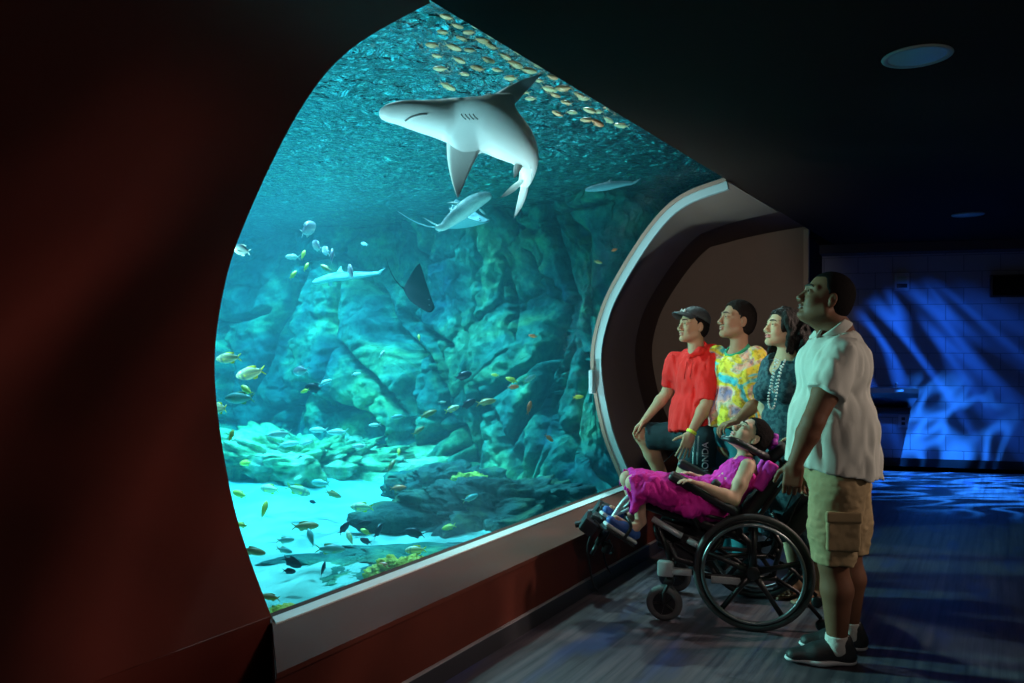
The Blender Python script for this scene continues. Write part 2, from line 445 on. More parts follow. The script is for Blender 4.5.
# low wall below the window, with its near end in the darker finish
Z1 = SILL - .02
pl = [(XF, 1.927), (XF, 9), (XI - .1, 9), (XI - .1, 2.306), (XI, 2.306)]
V = [(x, y, 0) for x, y in pl] + [(x, y, Z1) for x, y in pl]
tag(mesh_np('wall_low', V, [(4, 3, 2, 1, 0), (5, 6, 7, 8, 9)] + [(i, (i + 1) % 5, 5 + (i + 1) % 5, 5 + i) for i in range(5)], M_redlow, smooth=False), 'low red-brown wall under the window', kind='structure')
mb = MB(); mb.box((XI - .045, (YBACK + 2.30) / 2, SILL / 2 + .005), (.09, 2.30 - YBACK, SILL + .01), bev=.004); tag(mb.build('wall_near', M_red), 'plain red-brown wall foot beside the ledge', kind='structure')
# sill top
V = []; F = []
def quadstrip(name, pts, m, label, th=.02):
    n = len(pts); V = [tuple(p) for p in pts] + [(p[0], p[1], p[2] - th) for p in pts]
    F = [tuple(range(n)), tuple(range(n, 2 * n))[::-1]] + [(i, n + i, n + (i + 1) % n, (i + 1) % n) for i in range(n)]
    o = mesh_np(name, V, F, m, smooth=False); tag(o, label, kind='structure'); return o
quadstrip('sill', [(XF + .008, 1.927, SILL), (XF + .008, 8.94, SILL), (XI + .02 - .0, 8.94, SILL), (XI + .02, 2.29, SILL)], M_sill, 'brown ledge along the foot of the window')
quadstrip('trim_1', [(XI + .075, 2.262, SILL + .006), (XI + .075, YFAR + .06, SILL + .006), (XI + .002, YFAR + .06, SILL + .006), (XI + .002, YN, SILL + .006)], M_edge, 'pale strip between ledge and window')
mb = MB(); mb.box((XF + .011, (YBACK + 9) / 2, .044), (.02, 9 - YBACK, .088)); mb.build('baseboard_left', M_base); tag(bpy.data.objects['baseboard_left'], 'dark rubber baseboard below the window', kind='structure')
mb = MB(); mb.box((XF + .0105, (YBACK + 9) / 2, .0905), (.019, 9 - YBACK, .005)); tag(mb.build('trim_2', mat('baseboard_top_edge', (.30, .28, .30), .4)), 'pale top edge of the baseboard', kind='structure')
# far reveal (taupe), dark ring and end panel
tag(sharp(loft('wall_reveal', [YFAR, 6.5, 7.0, YA], 0.0, .03, M_tan)), 'taupe curved reveal beyond the window', kind='structure')
tag(sharp(loft('wall_alcove', [YA + .002, 8.2, YB], .035, .22, M_dark)), 'dark brown curved wall of the alcove', kind='structure')
pts = prof_at(YB, .04); V = [(a, YB, b) for a, b in pts] + [(-1.76, YB, 0), (-3.1, YB, 0)]
n = len(V); V2 = V + [(a, YB + .15, c) for a, b, c in V]
F = [tuple(range(n)), tuple(range(n, 2 * n))[::-1]] + [(i, n + i, n + (i + 1) % n, (i + 1) % n) for i in range(n)]
tag(mesh_np('wall_end', V2, F, M_tan, smooth=False), 'taupe end wall of the alcove', kind='structure')
mb = MB(); mb.box((-1.765, YB - .01, CEIL / 2), (.05, .04, CEIL)); tag(mb.build('trim_3', mat('pale_corner_trim', (.34, .27, .22), .6)), 'pale vertical corner strip of the end wall', kind='structure')
# alcove base under the reveal
V = []
for y in (YFAR, 6.5, 7.0, YA, 8.2, YB + .1):
    x = prof_at(y, .03)[0][0]; V += [(XF - .02, y, 0), (XF - .02, y, SILL - .022), (x, y, SILL - .022), (x, y, 0)]
F = [(4 * j + a, 4 * j + (a + 1) % 4, 4 * j + 4 + (a + 1) % 4, 4 * j + 4 + a) for j in range(5) for a in range(4)] + [(0, 3, 2, 1), (20, 21, 22, 23)]
tag(mesh_np('wall_base', V, F, M_redlow, smooth=False), 'red-brown base of the alcove', kind='structure')
# side wall from the end panel to the blue wall
a = np.array([-1.80, YB + .15, 0]); b = C(3.93, 10.14, 0)
def wallseg(name, a, b, z0, z1, th, m, uv=False):
    d = nrm(b - a); nn = np.array([-d[1], d[0], 0])
    V = [a + UP * z0, b + UP * z0, b + UP * z1, a + UP * z1, a + nn * th + UP * z0, b + nn * th + UP * z0, b + nn * th + UP * z1, a + nn * th + UP * z1]
    F = [(0, 1, 2, 3), (5, 4, 7, 6), (4, 0, 3, 7), (1, 5, 6, 2), (3, 2, 6, 7), (4, 5, 1, 0)]
    o = mesh_np(name, V, F, m, smooth=False)
    uvl = o.data.uv_layers.new(name='UVMap')
    for l in o.data.loops:
        v = V[l.vertex_index]; uvl.data[l.index].uv = (float(np.dot(v - a, d)), float(v[2]))
    return o
tag(wallseg('wall_side', a, b, 0, CEIL, .1, M_ceil), 'dark side wall between alcove and rear room', kind='structure')
tag(wallseg('wall_rear', W0, far_r, 0, CEIL, .15, M_block), 'painted block rear wall under blue light', kind='structure')
tag(wallseg('wall_right', np.array([XR, YBACK, 0]), np.array([XR, far_r[1], 0]), 0, CEIL, -.12, M_ceil), 'dark wall out of the light', kind='structure')
tag(wallseg('wall_back', np.array([-2.7, YBACK, 0]), np.array([XR, YBACK, 0]), 0, CEIL, -.12, M_ceil), 'dark wall behind the viewer', kind='structure')
ww = W0 + wn * .30
o = MB().box((W0 + far_r) / 2 + wn * .16 + UP * (CEIL - .055), (np.linalg.norm(far_r - W0), .32, .11), [wd, np.cross(UP, wd), UP]).build('beam_rear', mat('soffit_paint', (.05, .045, .06), .6)); tag(o, 'low soffit along the rear wall', kind='structure')
o = MB().box((W0 + far_r) / 2 + wn * .012 + UP * .05, (np.linalg.norm(far_r - W0), .02, .10), [wd, np.cross(UP, wd), UP]).build('baseboard_rear', M_base); tag(o, 'dark baseboard of the rear wall', kind='structure')
# ------------------------------------------------------------------ window ring and pane
def ring(name, y0, y1, o0, o1, m):
    o = loft(name, [y0, y1], o0, o1, m); return sharp(o)
tag(ring('trim_4', YFAR + .012, YFAR + .05, -.062, .008, M_ring), 'pale ring around the far edge of the window', kind='structure')
g, nt, out = new_mat('clear_acrylic')
tr = N(nt, 'ShaderNodeBsdfTransparent'); tr.inputs[0].default_value = (.97, .985, .985, 1); gl = N(nt, 'ShaderNodeBsdfGlossy'); gl.inputs['Roughness'].default_value = .02
lw = N(nt, 'ShaderNodeLayerWeight'); lw.inputs[0].default_value = .5; pw = N(nt, 'ShaderNodeMath', operation='POWER'); pw.inputs[1].default_value = 5.0; fr = N(nt, 'ShaderNodeMath', operation='MULTIPLY_ADD'); fr.inputs[1].default_value = .03; fr.inputs[2].default_value = .0
nt.links.new(lw.outputs['Facing'], pw.inputs[0]); nt.links.new(pw.outputs[0], fr.inputs[0]); mx = N(nt, 'ShaderNodeMixShader')
nt.links.new(fr.outputs[0], mx.inputs[0]); nt.links.new(tr.outputs[0], mx.inputs[1]); nt.links.new(gl.outputs[0], mx.inputs[2]); nt.links.new(mx.outputs[0], out.inputs[0])
M_acr = g
win = loft('window_1', [YN + .001, 3.2, 4.1, 5.0, YFAR + .011], -.012, .010, M_acr); tag(win, 'curved clear acrylic window of the aquarium', kind='structure')
# small latch plate on the ring
pl = prof_at(YFAR - .09, .02)
cpt = P(592, 384, 6.52)
fx = MB().box((-2.845, YFAR - .03, 1.20), (.035, .07, .19), bev=.006).build('bracket', M_ring, None); tag(fx, 'small pale bracket plate on the window ring', 'bracket')
# ------------------------------------------------------------------ ceiling lights, wall fittings
M_lens = mat('frosted_lens_off', (.30, .42, .42), .35); M_trimw = mat('white_trim_ring', (.26, .33, .34), .45)
def downlight(c, lab):
    o = root_empty('ceiling_light', c)
    tag(o, lab, 'ceiling light', 'round ceiling downlights')
    mb = MB(); c = np.array(c); mb.torus(c - UP * .006, UP, .125, .014, 48, 10, .5); mb.build('trim_ring', M_trimw, o, smooth=True)
    mb = MB(); mb.tube([c - UP * .001, c - UP * .008, c - UP * .013], [.118, .116, .07], 40); mb.build('lens', M_lens, o)
    return o
downlight(P(917, 55, 3.404) * np.array([1, 1, 0]) + UP * (CEIL), 'large round downlight on the ceiling, high above the man')
downlight(P(968, 214, 7.53) * np.array([1, 1, 0]) + UP * (CEIL), 'smaller looking round downlight further back near the soffit')
def on_rear(u, v):
    """point of the rear wall seen at u, v"""
    d0 = P(u, v, 1.0) - np.array([0, 0, CAMZ]); t = np.dot(W0, wn) / np.dot(d0, wn); return np.array([0, 0, CAMZ]) + d0 * t
Rw = [wd, np.cross(UP, wd), UP]
M_box = mat('grey_plastic_box', (.42, .45, .55), .5); M_darkbox = mat('dark_metal', (.03, .03, .04), .4)
c = on_rear(901, 282); r = root_empty('strobe_box', c); tag(r, 'small pale box high on the blue rear wall', 'wall box')
MB().box(c + wn * .025, (.17, .05, .22), Rw, .008).build('housing', M_box, r); MB().box(c + wn * .055 + UP * .03, (.10, .02, .07), Rw, .005).build('lens', M_lens, r)
MB().box(c + wn * .052 - UP * .05, (.12, .008, .05), Rw, .002).build('grille', M_darkbox, r)
c = on_rear(903, 421); r = root_empty('wall_outlet', c); tag(r, 'small outlet plate low on the blue rear wall', 'outlet')
MB().box(c + wn * .006, (.11, .012, .16), Rw, .003).build('plate', M_box, r); MB().box(c + wn * .013 + UP * .03, (.04, .006, .035), Rw).build('socket', M_darkbox, r); MB().box(c + wn * .013 - UP * .03, (.04, .006, .035), Rw).build('socket', M_darkbox, r)
c = on_rear(868, 396); r = root_empty('drinking_fountain', c); tag(r, 'wall-mounted metal fountain unit with bright top on the rear wall', 'fountain')
M_steel = mat('brushed_steel', (.45, .48, .55), .3, 1.0)
L = 1.0; a = c
V = []; 
for sx in (-.55, .50):
    for (dn, dz) in ((0, .12), (.36, .12), (.36, .06), (.30, .0), (0, -.13)): V.append(c + wd * (sx + (.0 if dz > -.1 else -.0)) + wn * dn + UP * dz)
F = [(0, 1, 2, 3, 4), (9, 8, 7, 6, 5)] + [(i, 5 + i, 5 + (i + 1) % 5, (i + 1) % 5) for i in range(5)]
mesh_np('basin', V, F, M_steel, r, c, smooth=False)
MB().tube([c + wn * .12 + wd * .3 + UP * .12, c + wn * .12 + wd * .3 + UP * .16, c + wn * .17 + wd * .3 + UP * .175], .012).build('spout', M_steel, r)
MB().box(c + wn * .362 + wd * .28 + UP * .09, (.10, .01, .025), Rw).build('push_bar', M_box, r)
MB().box(c + wn * .06 - UP * .17 - wd * .02, (.95, .12, .08), Rw, .005).build('bracket', M_darkbox, r)
c = on_rear(1013, 286); r = root_empty('wall_monitor', c); tag(r, 'dark switched-off screen high on the rear wall', 'screen')
MB().box(c + wn * .04, (.52, .06, .27), Rw, .008).build('housing', M_darkbox, r); MB().box(c + wn * .072, (.48, .004, .23), Rw).build('screen', mat('black_glass', (.01, .01, .012), .1), r)
# ------------------------------------------------------------------ tank
HS = 3.42; SAND = -.32
def rock_mat(name, c1, c2, c3, big=False):
    m, nt, out = new_mat(name)
    b = N(nt, 'ShaderNodeBsdfPrincipled'); b.inputs['Roughness'].default_value = .85; b.inputs['Specular IOR Level'].default_value = .15
    tc = N(nt, 'ShaderNodeTexCoord')
    n1 = N(nt, 'ShaderNodeTexNoise'); n1.inputs['Scale'].default_value = .75 if big else 1.8; n1.inputs['Detail'].default_value = 8; n1.inputs['Roughness'].default_value = .6; n1.inputs['Distortion'].default_value = .6
    nt.links.new(tc.outputs['Object'], n1.inputs['Vector'])
    r = N(nt, 'ShaderNodeValToRGB'); e = r.color_ramp.elements; e[0].position = .34; e[0].color = rgba(c1); e[1].position = .68; e[1].color = rgba(c3); k = e.new(.5); k.color = rgba(c2)
    nt.links.new(n1.outputs['Fac'], r.inputs[0])
    n2 = N(nt, 'ShaderNodeTexNoise'); n2.inputs['Scale'].default_value = 5; n2.inputs['Detail'].default_value = 8; n2.inputs['Roughness'].default_value = .7; nt.links.new(tc.outputs['Object'], n2.inputs['Vector'])
    bp = N(nt, 'ShaderNodeBump'); bp.inputs['Strength'].default_value = 1.0; bp.inputs['Distance'].default_value = .10; nt.links.new(n2.outputs['Fac'], bp.inputs['Height']); nt.links.new(bp.outputs[0], b.inputs['Normal'])
    mu = N(nt, 'ShaderNodeMixRGB', blend_type='MULTIPLY'); mu.inputs[0].default_value = .7
    r2 = N(nt, 'ShaderNodeValToRGB'); r2.color_ramp.elements[0].position = .3; r2.color_ramp.elements[0].color = (.28, .30, .34, 1); r2.color_ramp.elements[1].position = .65; r2.color_ramp.elements[1].color = (1.35, 1.35, 1.25, 1)
    nt.links.new(n2.outputs['Fac'], r2.inputs[0]); nt.links.new(r.outputs[0], mu.inputs[1]); nt.links.new(r2.outputs[0], mu.inputs[2]); nt.links.new(mu.outputs[0], b.inputs['Base Color'])
    nt.links.new(b.outputs[0], out.inputs[0]); return m
M_rock = rock_mat('reef_rock', (.014, .070, .110), (.035, .20, .165), (.20, .46, .20), big=True)
M_rock2 = rock_mat('dark_reef_rock', (.020, .055, .065), (.040, .105, .10), (.10, .17, .09))
M_rock3 = rock_mat('mossy_reef_rock', (.07, .22, .12), (.30, .50, .24), (.85, .90, .70))
M_sand = mat('coral_sand', (.25, .46, .42), .9, var=(1.3, (.17, .35, .33), .2), bump=(30, .4), spec=.1)
# the back wall of rock: a plan curve, from left to right in the view
plan_uv = [(-120, 15.5), (60, 14.6), (215, 13.6), (330, 12.6), (430, 11.4), (500, 10.8), (560, 10.2), (600, 10.0), (640, 10.4), (668, 11.3), (690, 12.6)]
plan = [P(u, 345, d)[:2] for u, d in plan_uv]
plan = catmull([np.array([p[0], p[1], 0]) for p in plan], 75)
CLEFTS = [([(305, 262), (290, 300), (272, 335), (262, 370), (243, 402)], 3.2, .55), ([(333, 245), (334, 300), (330, 340), (318, 375), (300, 400), (290, 432)], 3.0, .55),
 ([(334, 345), (360, 370), (385, 395), (402, 420), (412, 458)], 3.2, .55), ([(225, 322), (245, 318), (265, 310)], 2.5, .4), ([(548, 205), (556, 240), (566, 275), (575, 300)], 3.5, .5),
 ([(575, 300), (562, 340), (545, 372), (535, 400), (515, 425), (503, 447)], 4.5, .7), ([(570, 350), (556, 395), (540, 430), (528, 480)], 3.0, .5), ([(470, 388), (488, 410), (495, 430), (500, 447)], 2.6, .4),
 ([(405, 312), (425, 332), (452, 346)], 2.4, .35), ([(428, 470), (445, 455), (468, 444)], 2.4, .35), ([(545, 215), (575, 206), (605, 200)], 2.5, .35), ([(380, 290), (400, 330), (430, 362), (442, 388)], 2.5, .35), ([(592, 300), (588, 350), (575, 420), (566, 470)], 3.0, .5), ([(500, 255), (515, 300), (512, 340)], 2.4, .35)]
def rockwall():
    L = len(plan); H = 200
    A = np.array(plan); T = np.gradient(A, axis=0); T /= np.linalg.norm(T, axis=1)[:, None]
    Nn = np.stack([T[:, 1], -T[:, 0], 0 * T[:, 0]], 1)        # towards the viewer
    s = np.cumsum(np.r_[0, np.linalg.norm(np.diff(A, axis=0), axis=1)])
    z = np.linspace(-.9, 3.9, H); S_, Z_ = np.meshgrid(s, z, indexing='ij'); A_ = np.repeat(A[:, None], H, 1); N_ = np.repeat(Nn[:, None], H, 1)
    q = np.stack([S_.ravel(), Z_.ravel(), 0 * S_.ravel()], 1)
    # warp, then slabs split by cracks that lean like the photo's
    wv = np.stack([fbm(q * .6 + 3, 4), fbm(q * .6 + 31, 4), 0 * q[:, 0]], 1)
    p = q + wv * .42 + np.stack([fbm(q * 3.1 + 3, 3), fbm(q * 3.1 + 31, 3), 0 * q[:, 0]], 1) * .07
    rot = np.stack([p[:, 0] * .62 + p[:, 1] * .24, -p[:, 0] * .10 + p[:, 1] * .30, 0 * p[:, 0] + .3], 1)
    f1, f2, idn = worley(rot)
    crack = np.clip((f2 - f1) / .075, 0, 1); blk = (_grad[idn][:, 0])
    rot2 = np.stack([p[:, 0] * 1.5 - p[:, 1] * .5, p[:, 0] * .25 + p[:, 1] * .9, 0 * p[:, 0] + 4.3], 1)
    g1, g2, id2 = worley(rot2); c2 = np.clip((g2 - g1) / .07, 0, 1)
    rid = 1 - np.abs(fbm(p * 1.3 + 9, 4)) * 2
    gate = np.clip(fbm(q * .5 + 77, 2) * 2 + .5, 0, 1)
    d = .20 * blk + .06 * _grad[id2][:, 0] * gate - .42 * (1 - crack) ** 1.2 - .16 * gate * (1 - c2) ** 1.2 + .05 * rid + .07 * fbm(q * 2.6, 5) + .40 * fbm(q * .35 + 50, 2)
    d = d + .035 * fbm(q * 8, 3) + .25 * (f1 - .5) * -.8
    lean = (q[:, 1] - 1.0) * -.16
    d = (d + lean).reshape(L, H)
    V = A_ + N_ * d[..., None]; V[..., 2] = Z_
    # the named clefts of the wall, cut in where they stand
    Pp = V.reshape(-1, 3); xc = Pp @ RIGHT; zc = np.maximum(Pp @ FWD, .5); uu = 512 + FPX * xc / zc; vv = 345 - FPX * (Pp[:, 2] - CAMZ) / zc
    wob = 3.0 * fbm(q * 1.7 + 21, 3); uu = uu + wob; carve = np.zeros(len(Pp))
    for ln, w, dep in CLEFTS:
        best = np.full(len(Pp), 1e9)
        for (a0, b0), (a1, b1) in zip(ln[:-1], ln[1:]):
            dx, dy = a1 - a0, b1 - b0; t = np.clip(((uu - a0) * dx + (vv - b0) * dy) / (dx * dx + dy * dy), 0, 1)
            best = np.minimum(best, np.hypot(uu - a0 - t * dx, vv - b0 - t * dy))
        carve = np.maximum(carve, dep * np.exp(-(best / w) ** 2))
    V = V - N_ * carve.reshape(L, H)[..., None]
    V = V.reshape(-1, 3)
    i, j = np.meshgrid(np.arange(L - 1), np.arange(H - 1), indexing='ij'); a = (i * H + j).ravel()
    Fq = np.stack([a, a + 1, a + H + 1, a + H], 1)
    return V, Fq
V, Fq = rockwall(); o = mesh_np('rock_wall', V, Fq, M_rock); tag(o, 'tall fissured rock wall at the back of the aquarium', kind='structure')
# sand floor
def field(name, x0, x1, y0, y1, step, fn, m):
    X = np.arange(x0, x1, step); Y = np.arange(y0, y1, step); XX, YY = np.meshgrid(X, Y, indexing='ij')
    Z = fn(XX.ravel(), YY.ravel()); V = np.stack([XX.ravel(), YY.ravel(), Z], 1)
    nx, ny = len(X), len(Y); i, j = np.meshgrid(np.arange(nx - 1), np.arange(ny - 1), indexing='ij'); a = (i * ny + j).ravel()
    return mesh_np(name, V, np.stack([a, a + ny, a + ny + 1, a + 1], 1), m)
def sandz(x, y):
    q = np.stack([x, y, 0 * x], 1); return SAND + .10 * fbm(q * .35, 2) + .035 * fbm(q * np.array([1.6, .8, 1]), 3) + .012 * np.sin(q[:, 0] * 14 + q[:, 1] * 9 + 2.5 * fbm(q * .9, 2))
o = field('sand_floor', -18, -2.6, -3.5, 18, .06, sandz, M_sand); tag(o, 'pale sand bed of the aquarium', kind='stuff')
def sz(p): return float(sandz(np.array([p[0]]), np.array([p[1]]))[0])
# rocks on the sand: rough boulders and ledges
def boulder(name, c, r, rot=0, amp=.28, fr=1.6, m=None, lab='', seed=0, cat='rock', n=70, flat=None, grp=None, spike=0.0):
    th = np.linspace(0, math.pi, n); ph = np.linspace(0, 2 * math.pi, 2 * n, endpoint=False); T, Ph = np.meshgrid(th, ph, indexing='ij')
    D = np.stack([np.sin(T) * np.cos(Ph), np.sin(T) * np.sin(Ph), np.cos(T)], -1).reshape(-1, 3)
    r = np.array(r, float); sc = r.max()
    q = D * r / sc * fr + seed * 3.7
    f1, f2, idn = worley(q * 1.5)
    k = 1 + amp * fbm(q * 1.2, 5) + amp * .9 * (_grad[idn][:, 0] * .5 - (1 - np.clip((f2 - f1) / .2, 0, 1)) * .35) + .10 * amp * fbm(q * 7, 3)
    pw = np.sign(D) * np.abs(D) ** .8; pw /= np.linalg.norm(pw, axis=1)[:, None] ** .5
    V = pw * r * k[:, None]
    if spike: V[:, 0] += np.sign(V[:, 0]) * spike * np.abs(D[:, 0]) ** 4 * sc; 
    a = rot; Rz = np.array([[math.cos(a), -math.sin(a), 0], [math.sin(a), math.cos(a), 0], [0, 0, 1]])
    V = V @ Rz.T + np.array(c)
    m2 = 2 * n; i, j = np.meshgrid(np.arange(n - 1), np.arange(m2), indexing='ij'); a0 = (i * m2 + j).ravel(); a1 = (i * m2 + (j + 1) % m2).ravel()
    o = mesh_np(name, V, np.stack([a0, a0 + m2, a1 + m2, a1], 1), m or M_rock, None, (c[0], c[1], c[2] - r[2] * .5)); tag(o, lab, cat, grp); return o
def onsand(u, v):
    d0 = P(u, v, 1.0) - np.array([0, 0, CAMZ]); t = (SAND - CAMZ) / d0[2]; return np.array([0, 0, CAMZ]) + d0 * t
c = P(300, 470, 11.6); boulder('reef_ledge', (c[0], c[1], SAND + .02), (2.1, .95, .50), TH - .05, .42, 4.2, M_rock3, 'long bright rough reef ledge behind the sand clearing', 1, n=110)
c = P(428, 486, 9.9); boulder('rock', (c[0], c[1], SAND + .05), (.55, .38, .26), TH, .2, 1.2, M_rock, 'small rounded boulder where sand meets the wall', 4)
c = P(500, 507, 8.3); boulder('rock', (c[0], c[1], SAND + .05), (1.15, .55, .34), TH + .28, .36, 2.6, M_rock2, 'dark jagged rock outcrop on the sand before the right wall', 6, n=100, spike=.12)
c = P(448, 488, 9.6); boulder('rock', (c[0], c[1], SAND + .15), (.75, .25, .22), TH + .5, .35, 2.2, M_rock2, 'dark slanting rock spur pointing up behind the outcrop', 9)
c = P(480, 527, 6.9); boulder('rock', (c[0], c[1], SAND - .03), (1.7, .42, .13), TH + .12, .20, 3.0, M_rock, 'flat dark rock shelf close to the window', 12, n=90)
c = P(395, 545, 6.3); boulder('rock', (c[0], c[1], SAND - .05), (.95, .40, .10), TH, .20, 3.0, M_rock, 'low dark rubble patch on the near sand', 15, n=80)
c = P(250, 585, 4.9); boulder('rock', (c[0], c[1], SAND - .02), (.75, .35, .14), TH + .4, .40, 3.8, M_rock3, 'pale speckled rubble near the lower left of the window', 18, n=80)
c = P(600, 505, 7.9); boulder('rock', (c[0], c[1], SAND + .0), (.5, .3, .2), TH, .3, 2, M_rock2, 'dark rock at the foot of the right wall', 21)
M_coral = rock_mat('yellow_coral', (.30, .34, .06), (.75, .68, .12), (.95, .90, .40))
def coral(c, r, lab, seed):
    rr = random.Random(seed); o = boulder('coral_head', c, r, TH, .25, 3, M_coral, lab, seed, 'coral', n=60)
    return o
coral(np.r_[P(292, 600, 4.75)[:2], SAND + .10], (.34, .14, .15), 'yellow-green coral head at the near window foot, left', 31)
coral(np.r_[P(404, 566, 5.75)[:2], SAND + .14], (.26, .12, .16), 'knobbly yellow coral cluster against the ledge, mid window', 33)
coral(np.r_[P(345, 588, 5.2)[:2], SAND + .08], (.22, .1, .1), 'low greenish coral tuft between the two yellow corals', 35)
coral(np.r_[P(470, 500, 9.0)[:2], SAND + .28], (.20, .14, .10), 'small green coral growth on the dark outcrop', 37)
# rippled water surface, seen from below
def surfz(x, y):
    q = np.stack([x, y, 0 * x], 1)
    return HS + .045 * fbm(q * np.array([1.5, 2.2, 1]), 3) + .012 * fbm(q * 6.5, 2)
o = field('water_surface', -18, -1.5, -3.5, 18, .05, surfz, None); tag(o, 'rippled water surface seen from below', kind='stuff')
m, nt, out = new_mat('water_surface'); 
tc = N(nt, 'ShaderNodeTexCoord'); ns = N(nt, 'ShaderNodeTexNoise'); ns.inputs['Scale'].default_value = 9.0; ns.inputs['Detail'].default_value = 3; ns.inputs['Distortion'].default_value = .8
nt.links.new(tc.outputs['Object'], ns.inputs[0]); bp = N(nt, 'ShaderNodeBump'); bp.inputs['Strength'].default_value = 1.0; bp.inputs['Distance'].default_value = .13; nt.links.new(ns.outputs['Fac'], bp.inputs['Height'])
fr = N(nt, 'ShaderNodeFresnel'); fr.inputs[0].default_value = 1.33; nt.links.new(bp.outputs[0], fr.inputs[1])
gl = N(nt, 'ShaderNodeBsdfGlossy'); gl.inputs['Roughness'].default_value = .18; nt.links.new(bp.outputs[0], gl.inputs['Normal'])
tr = N(nt, 'ShaderNodeBsdfTransparent')
# waves focus and spread the light that passes: wavy pattern of transmission
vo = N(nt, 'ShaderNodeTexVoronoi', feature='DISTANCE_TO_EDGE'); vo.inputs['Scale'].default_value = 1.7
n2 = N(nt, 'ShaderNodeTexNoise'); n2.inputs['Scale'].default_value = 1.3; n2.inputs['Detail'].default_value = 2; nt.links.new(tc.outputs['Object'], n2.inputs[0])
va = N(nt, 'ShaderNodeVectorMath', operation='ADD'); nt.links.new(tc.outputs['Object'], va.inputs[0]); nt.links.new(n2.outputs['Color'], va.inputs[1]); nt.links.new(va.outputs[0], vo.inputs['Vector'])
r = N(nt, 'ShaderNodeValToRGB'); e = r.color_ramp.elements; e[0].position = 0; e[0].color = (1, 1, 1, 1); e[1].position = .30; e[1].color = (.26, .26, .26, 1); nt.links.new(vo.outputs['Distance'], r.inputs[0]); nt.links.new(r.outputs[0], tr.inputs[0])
mx = N(nt, 'ShaderNodeMixShader'); nt.links.new(fr.outputs[0], mx.inputs[0]); nt.links.new(tr.outputs[0], mx.inputs[1]); nt.links.new(gl.outputs[0], mx.inputs[2]); nt.links.new(mx.outputs[0], out.inputs[0])
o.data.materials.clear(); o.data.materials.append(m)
# water body
ABS = (.27, .046, .018); SCA = .011
def waterbody():
    ys = [-3.4, YN, YFAR, YA, YB, 17.8]; V = []; F = []; rows = []
    for y in ys:
        pr = prof_at(min(y, YB), .06 if y > YFAR else .052)
        row = [(-17.5, SAND - .4)] + [(pr[0][0], SAND - .4)] + pr + [(-1.62, CEIL + .18), (-1.62, HS), (-17.5, HS)]
        rows.append(len(row)); V += [(x, y, z) for x, z in row]
    n = rows[0]
    for j in range(len(ys) - 1):
        for i in range(n): a = j * n + i; b = j * n + (i + 1) % n; F.append((a, b, b + n, a + n))
    F.append(tuple(range(n))[::-1]); F.append(tuple((len(ys) - 1) * n + i for i in range(n)))
    return V, F
V, F = waterbody(); m, nt, out = new_mat('aquarium_water')
va = N(nt, 'ShaderNodeVolumeAbsorption'); dens = max(ABS); va.inputs['Color'].default_value = tuple(1 - a / dens for a in ABS) + (1,); va.inputs['Density'].default_value = dens
vs = N(nt, 'ShaderNodeVolumeScatter'); vs.inputs['Color'].default_value = (.25, .80, 1.0, 1); vs.inputs['Density'].default_value = SCA; vs.inputs['Anisotropy'].default_value = .0
ad = N(nt, 'ShaderNodeAddShader'); nt.links.new(va.outputs[0], ad.inputs[0]); nt.links.new(vs.outputs[0], ad.inputs[1]); nt.links.new(ad.outputs[0], out.inputs['Volume'])
bm = bmesh.new(); vv = [bm.verts.new(v) for v in V]; [bm.faces.new([vv[i] for i in f]) for f in F]; bmesh.ops.recalc_face_normals(bm, faces=bm.faces[:])
me = bpy.data.meshes.new('aquarium_water'); bm.to_mesh(me); bm.free(); me.materials.append(m); o = link('aquarium_water', me); tag(o, 'clear blue-green water filling the aquarium', kind='stuff')
# solid sides of the tank, out of view
MB().box((-10, 18.1, 1.2), (17, .2, 5)).build('wall_tank_end', M_rock); tag(bpy.data.objects['wall_tank_end'], 'tank wall', kind='structure')
# ------------------------------------------------------------------ animals of the tank
def mask_mat(name, c1, c2, rough=.5, attr='mask', var=None, spec=.4):
    m, nt, out = new_mat(name); b = N(nt, 'ShaderNodeBsdfPrincipled'); b.inputs['Roughness'].default_value = rough; b.inputs['Specular IOR Level'].default_value = spec
    a = N(nt, 'ShaderNodeAttribute'); a.attribute_name = attr; mx = N(nt, 'ShaderNodeMixRGB'); mx.inputs[1].default_value = rgba(c1); mx.inputs[2].default_value = rgba(c2)
    nt.links.new(a.outputs['Fac'], mx.inputs[0]); nt.links.new(mx.outputs[0], b.inputs['Base Color']); nt.links.new(b.outputs[0], out.inputs[0]); return m
def set_mask(o, vals, name='mask'):
    a = o.data.attributes.new(name, 'FLOAT', 'POINT'); a.data.foreach_set('value', np.asarray(vals, np.float32)); return o
def verts_world(o):
    n = len(o.data.vertices); c = np.empty(n * 3, np.float32); o.data.vertices.foreach_get('co', c); c = c.reshape(-1, 3)
    p = o; off = np.zeros(3)
    while p is not None: off = off + np.array(p.location); p = p.parent
    return c + off
def bez(a, c, b, t): return (1 - t) ** 2 * a + 2 * t * (1 - t) * c + t * t * b
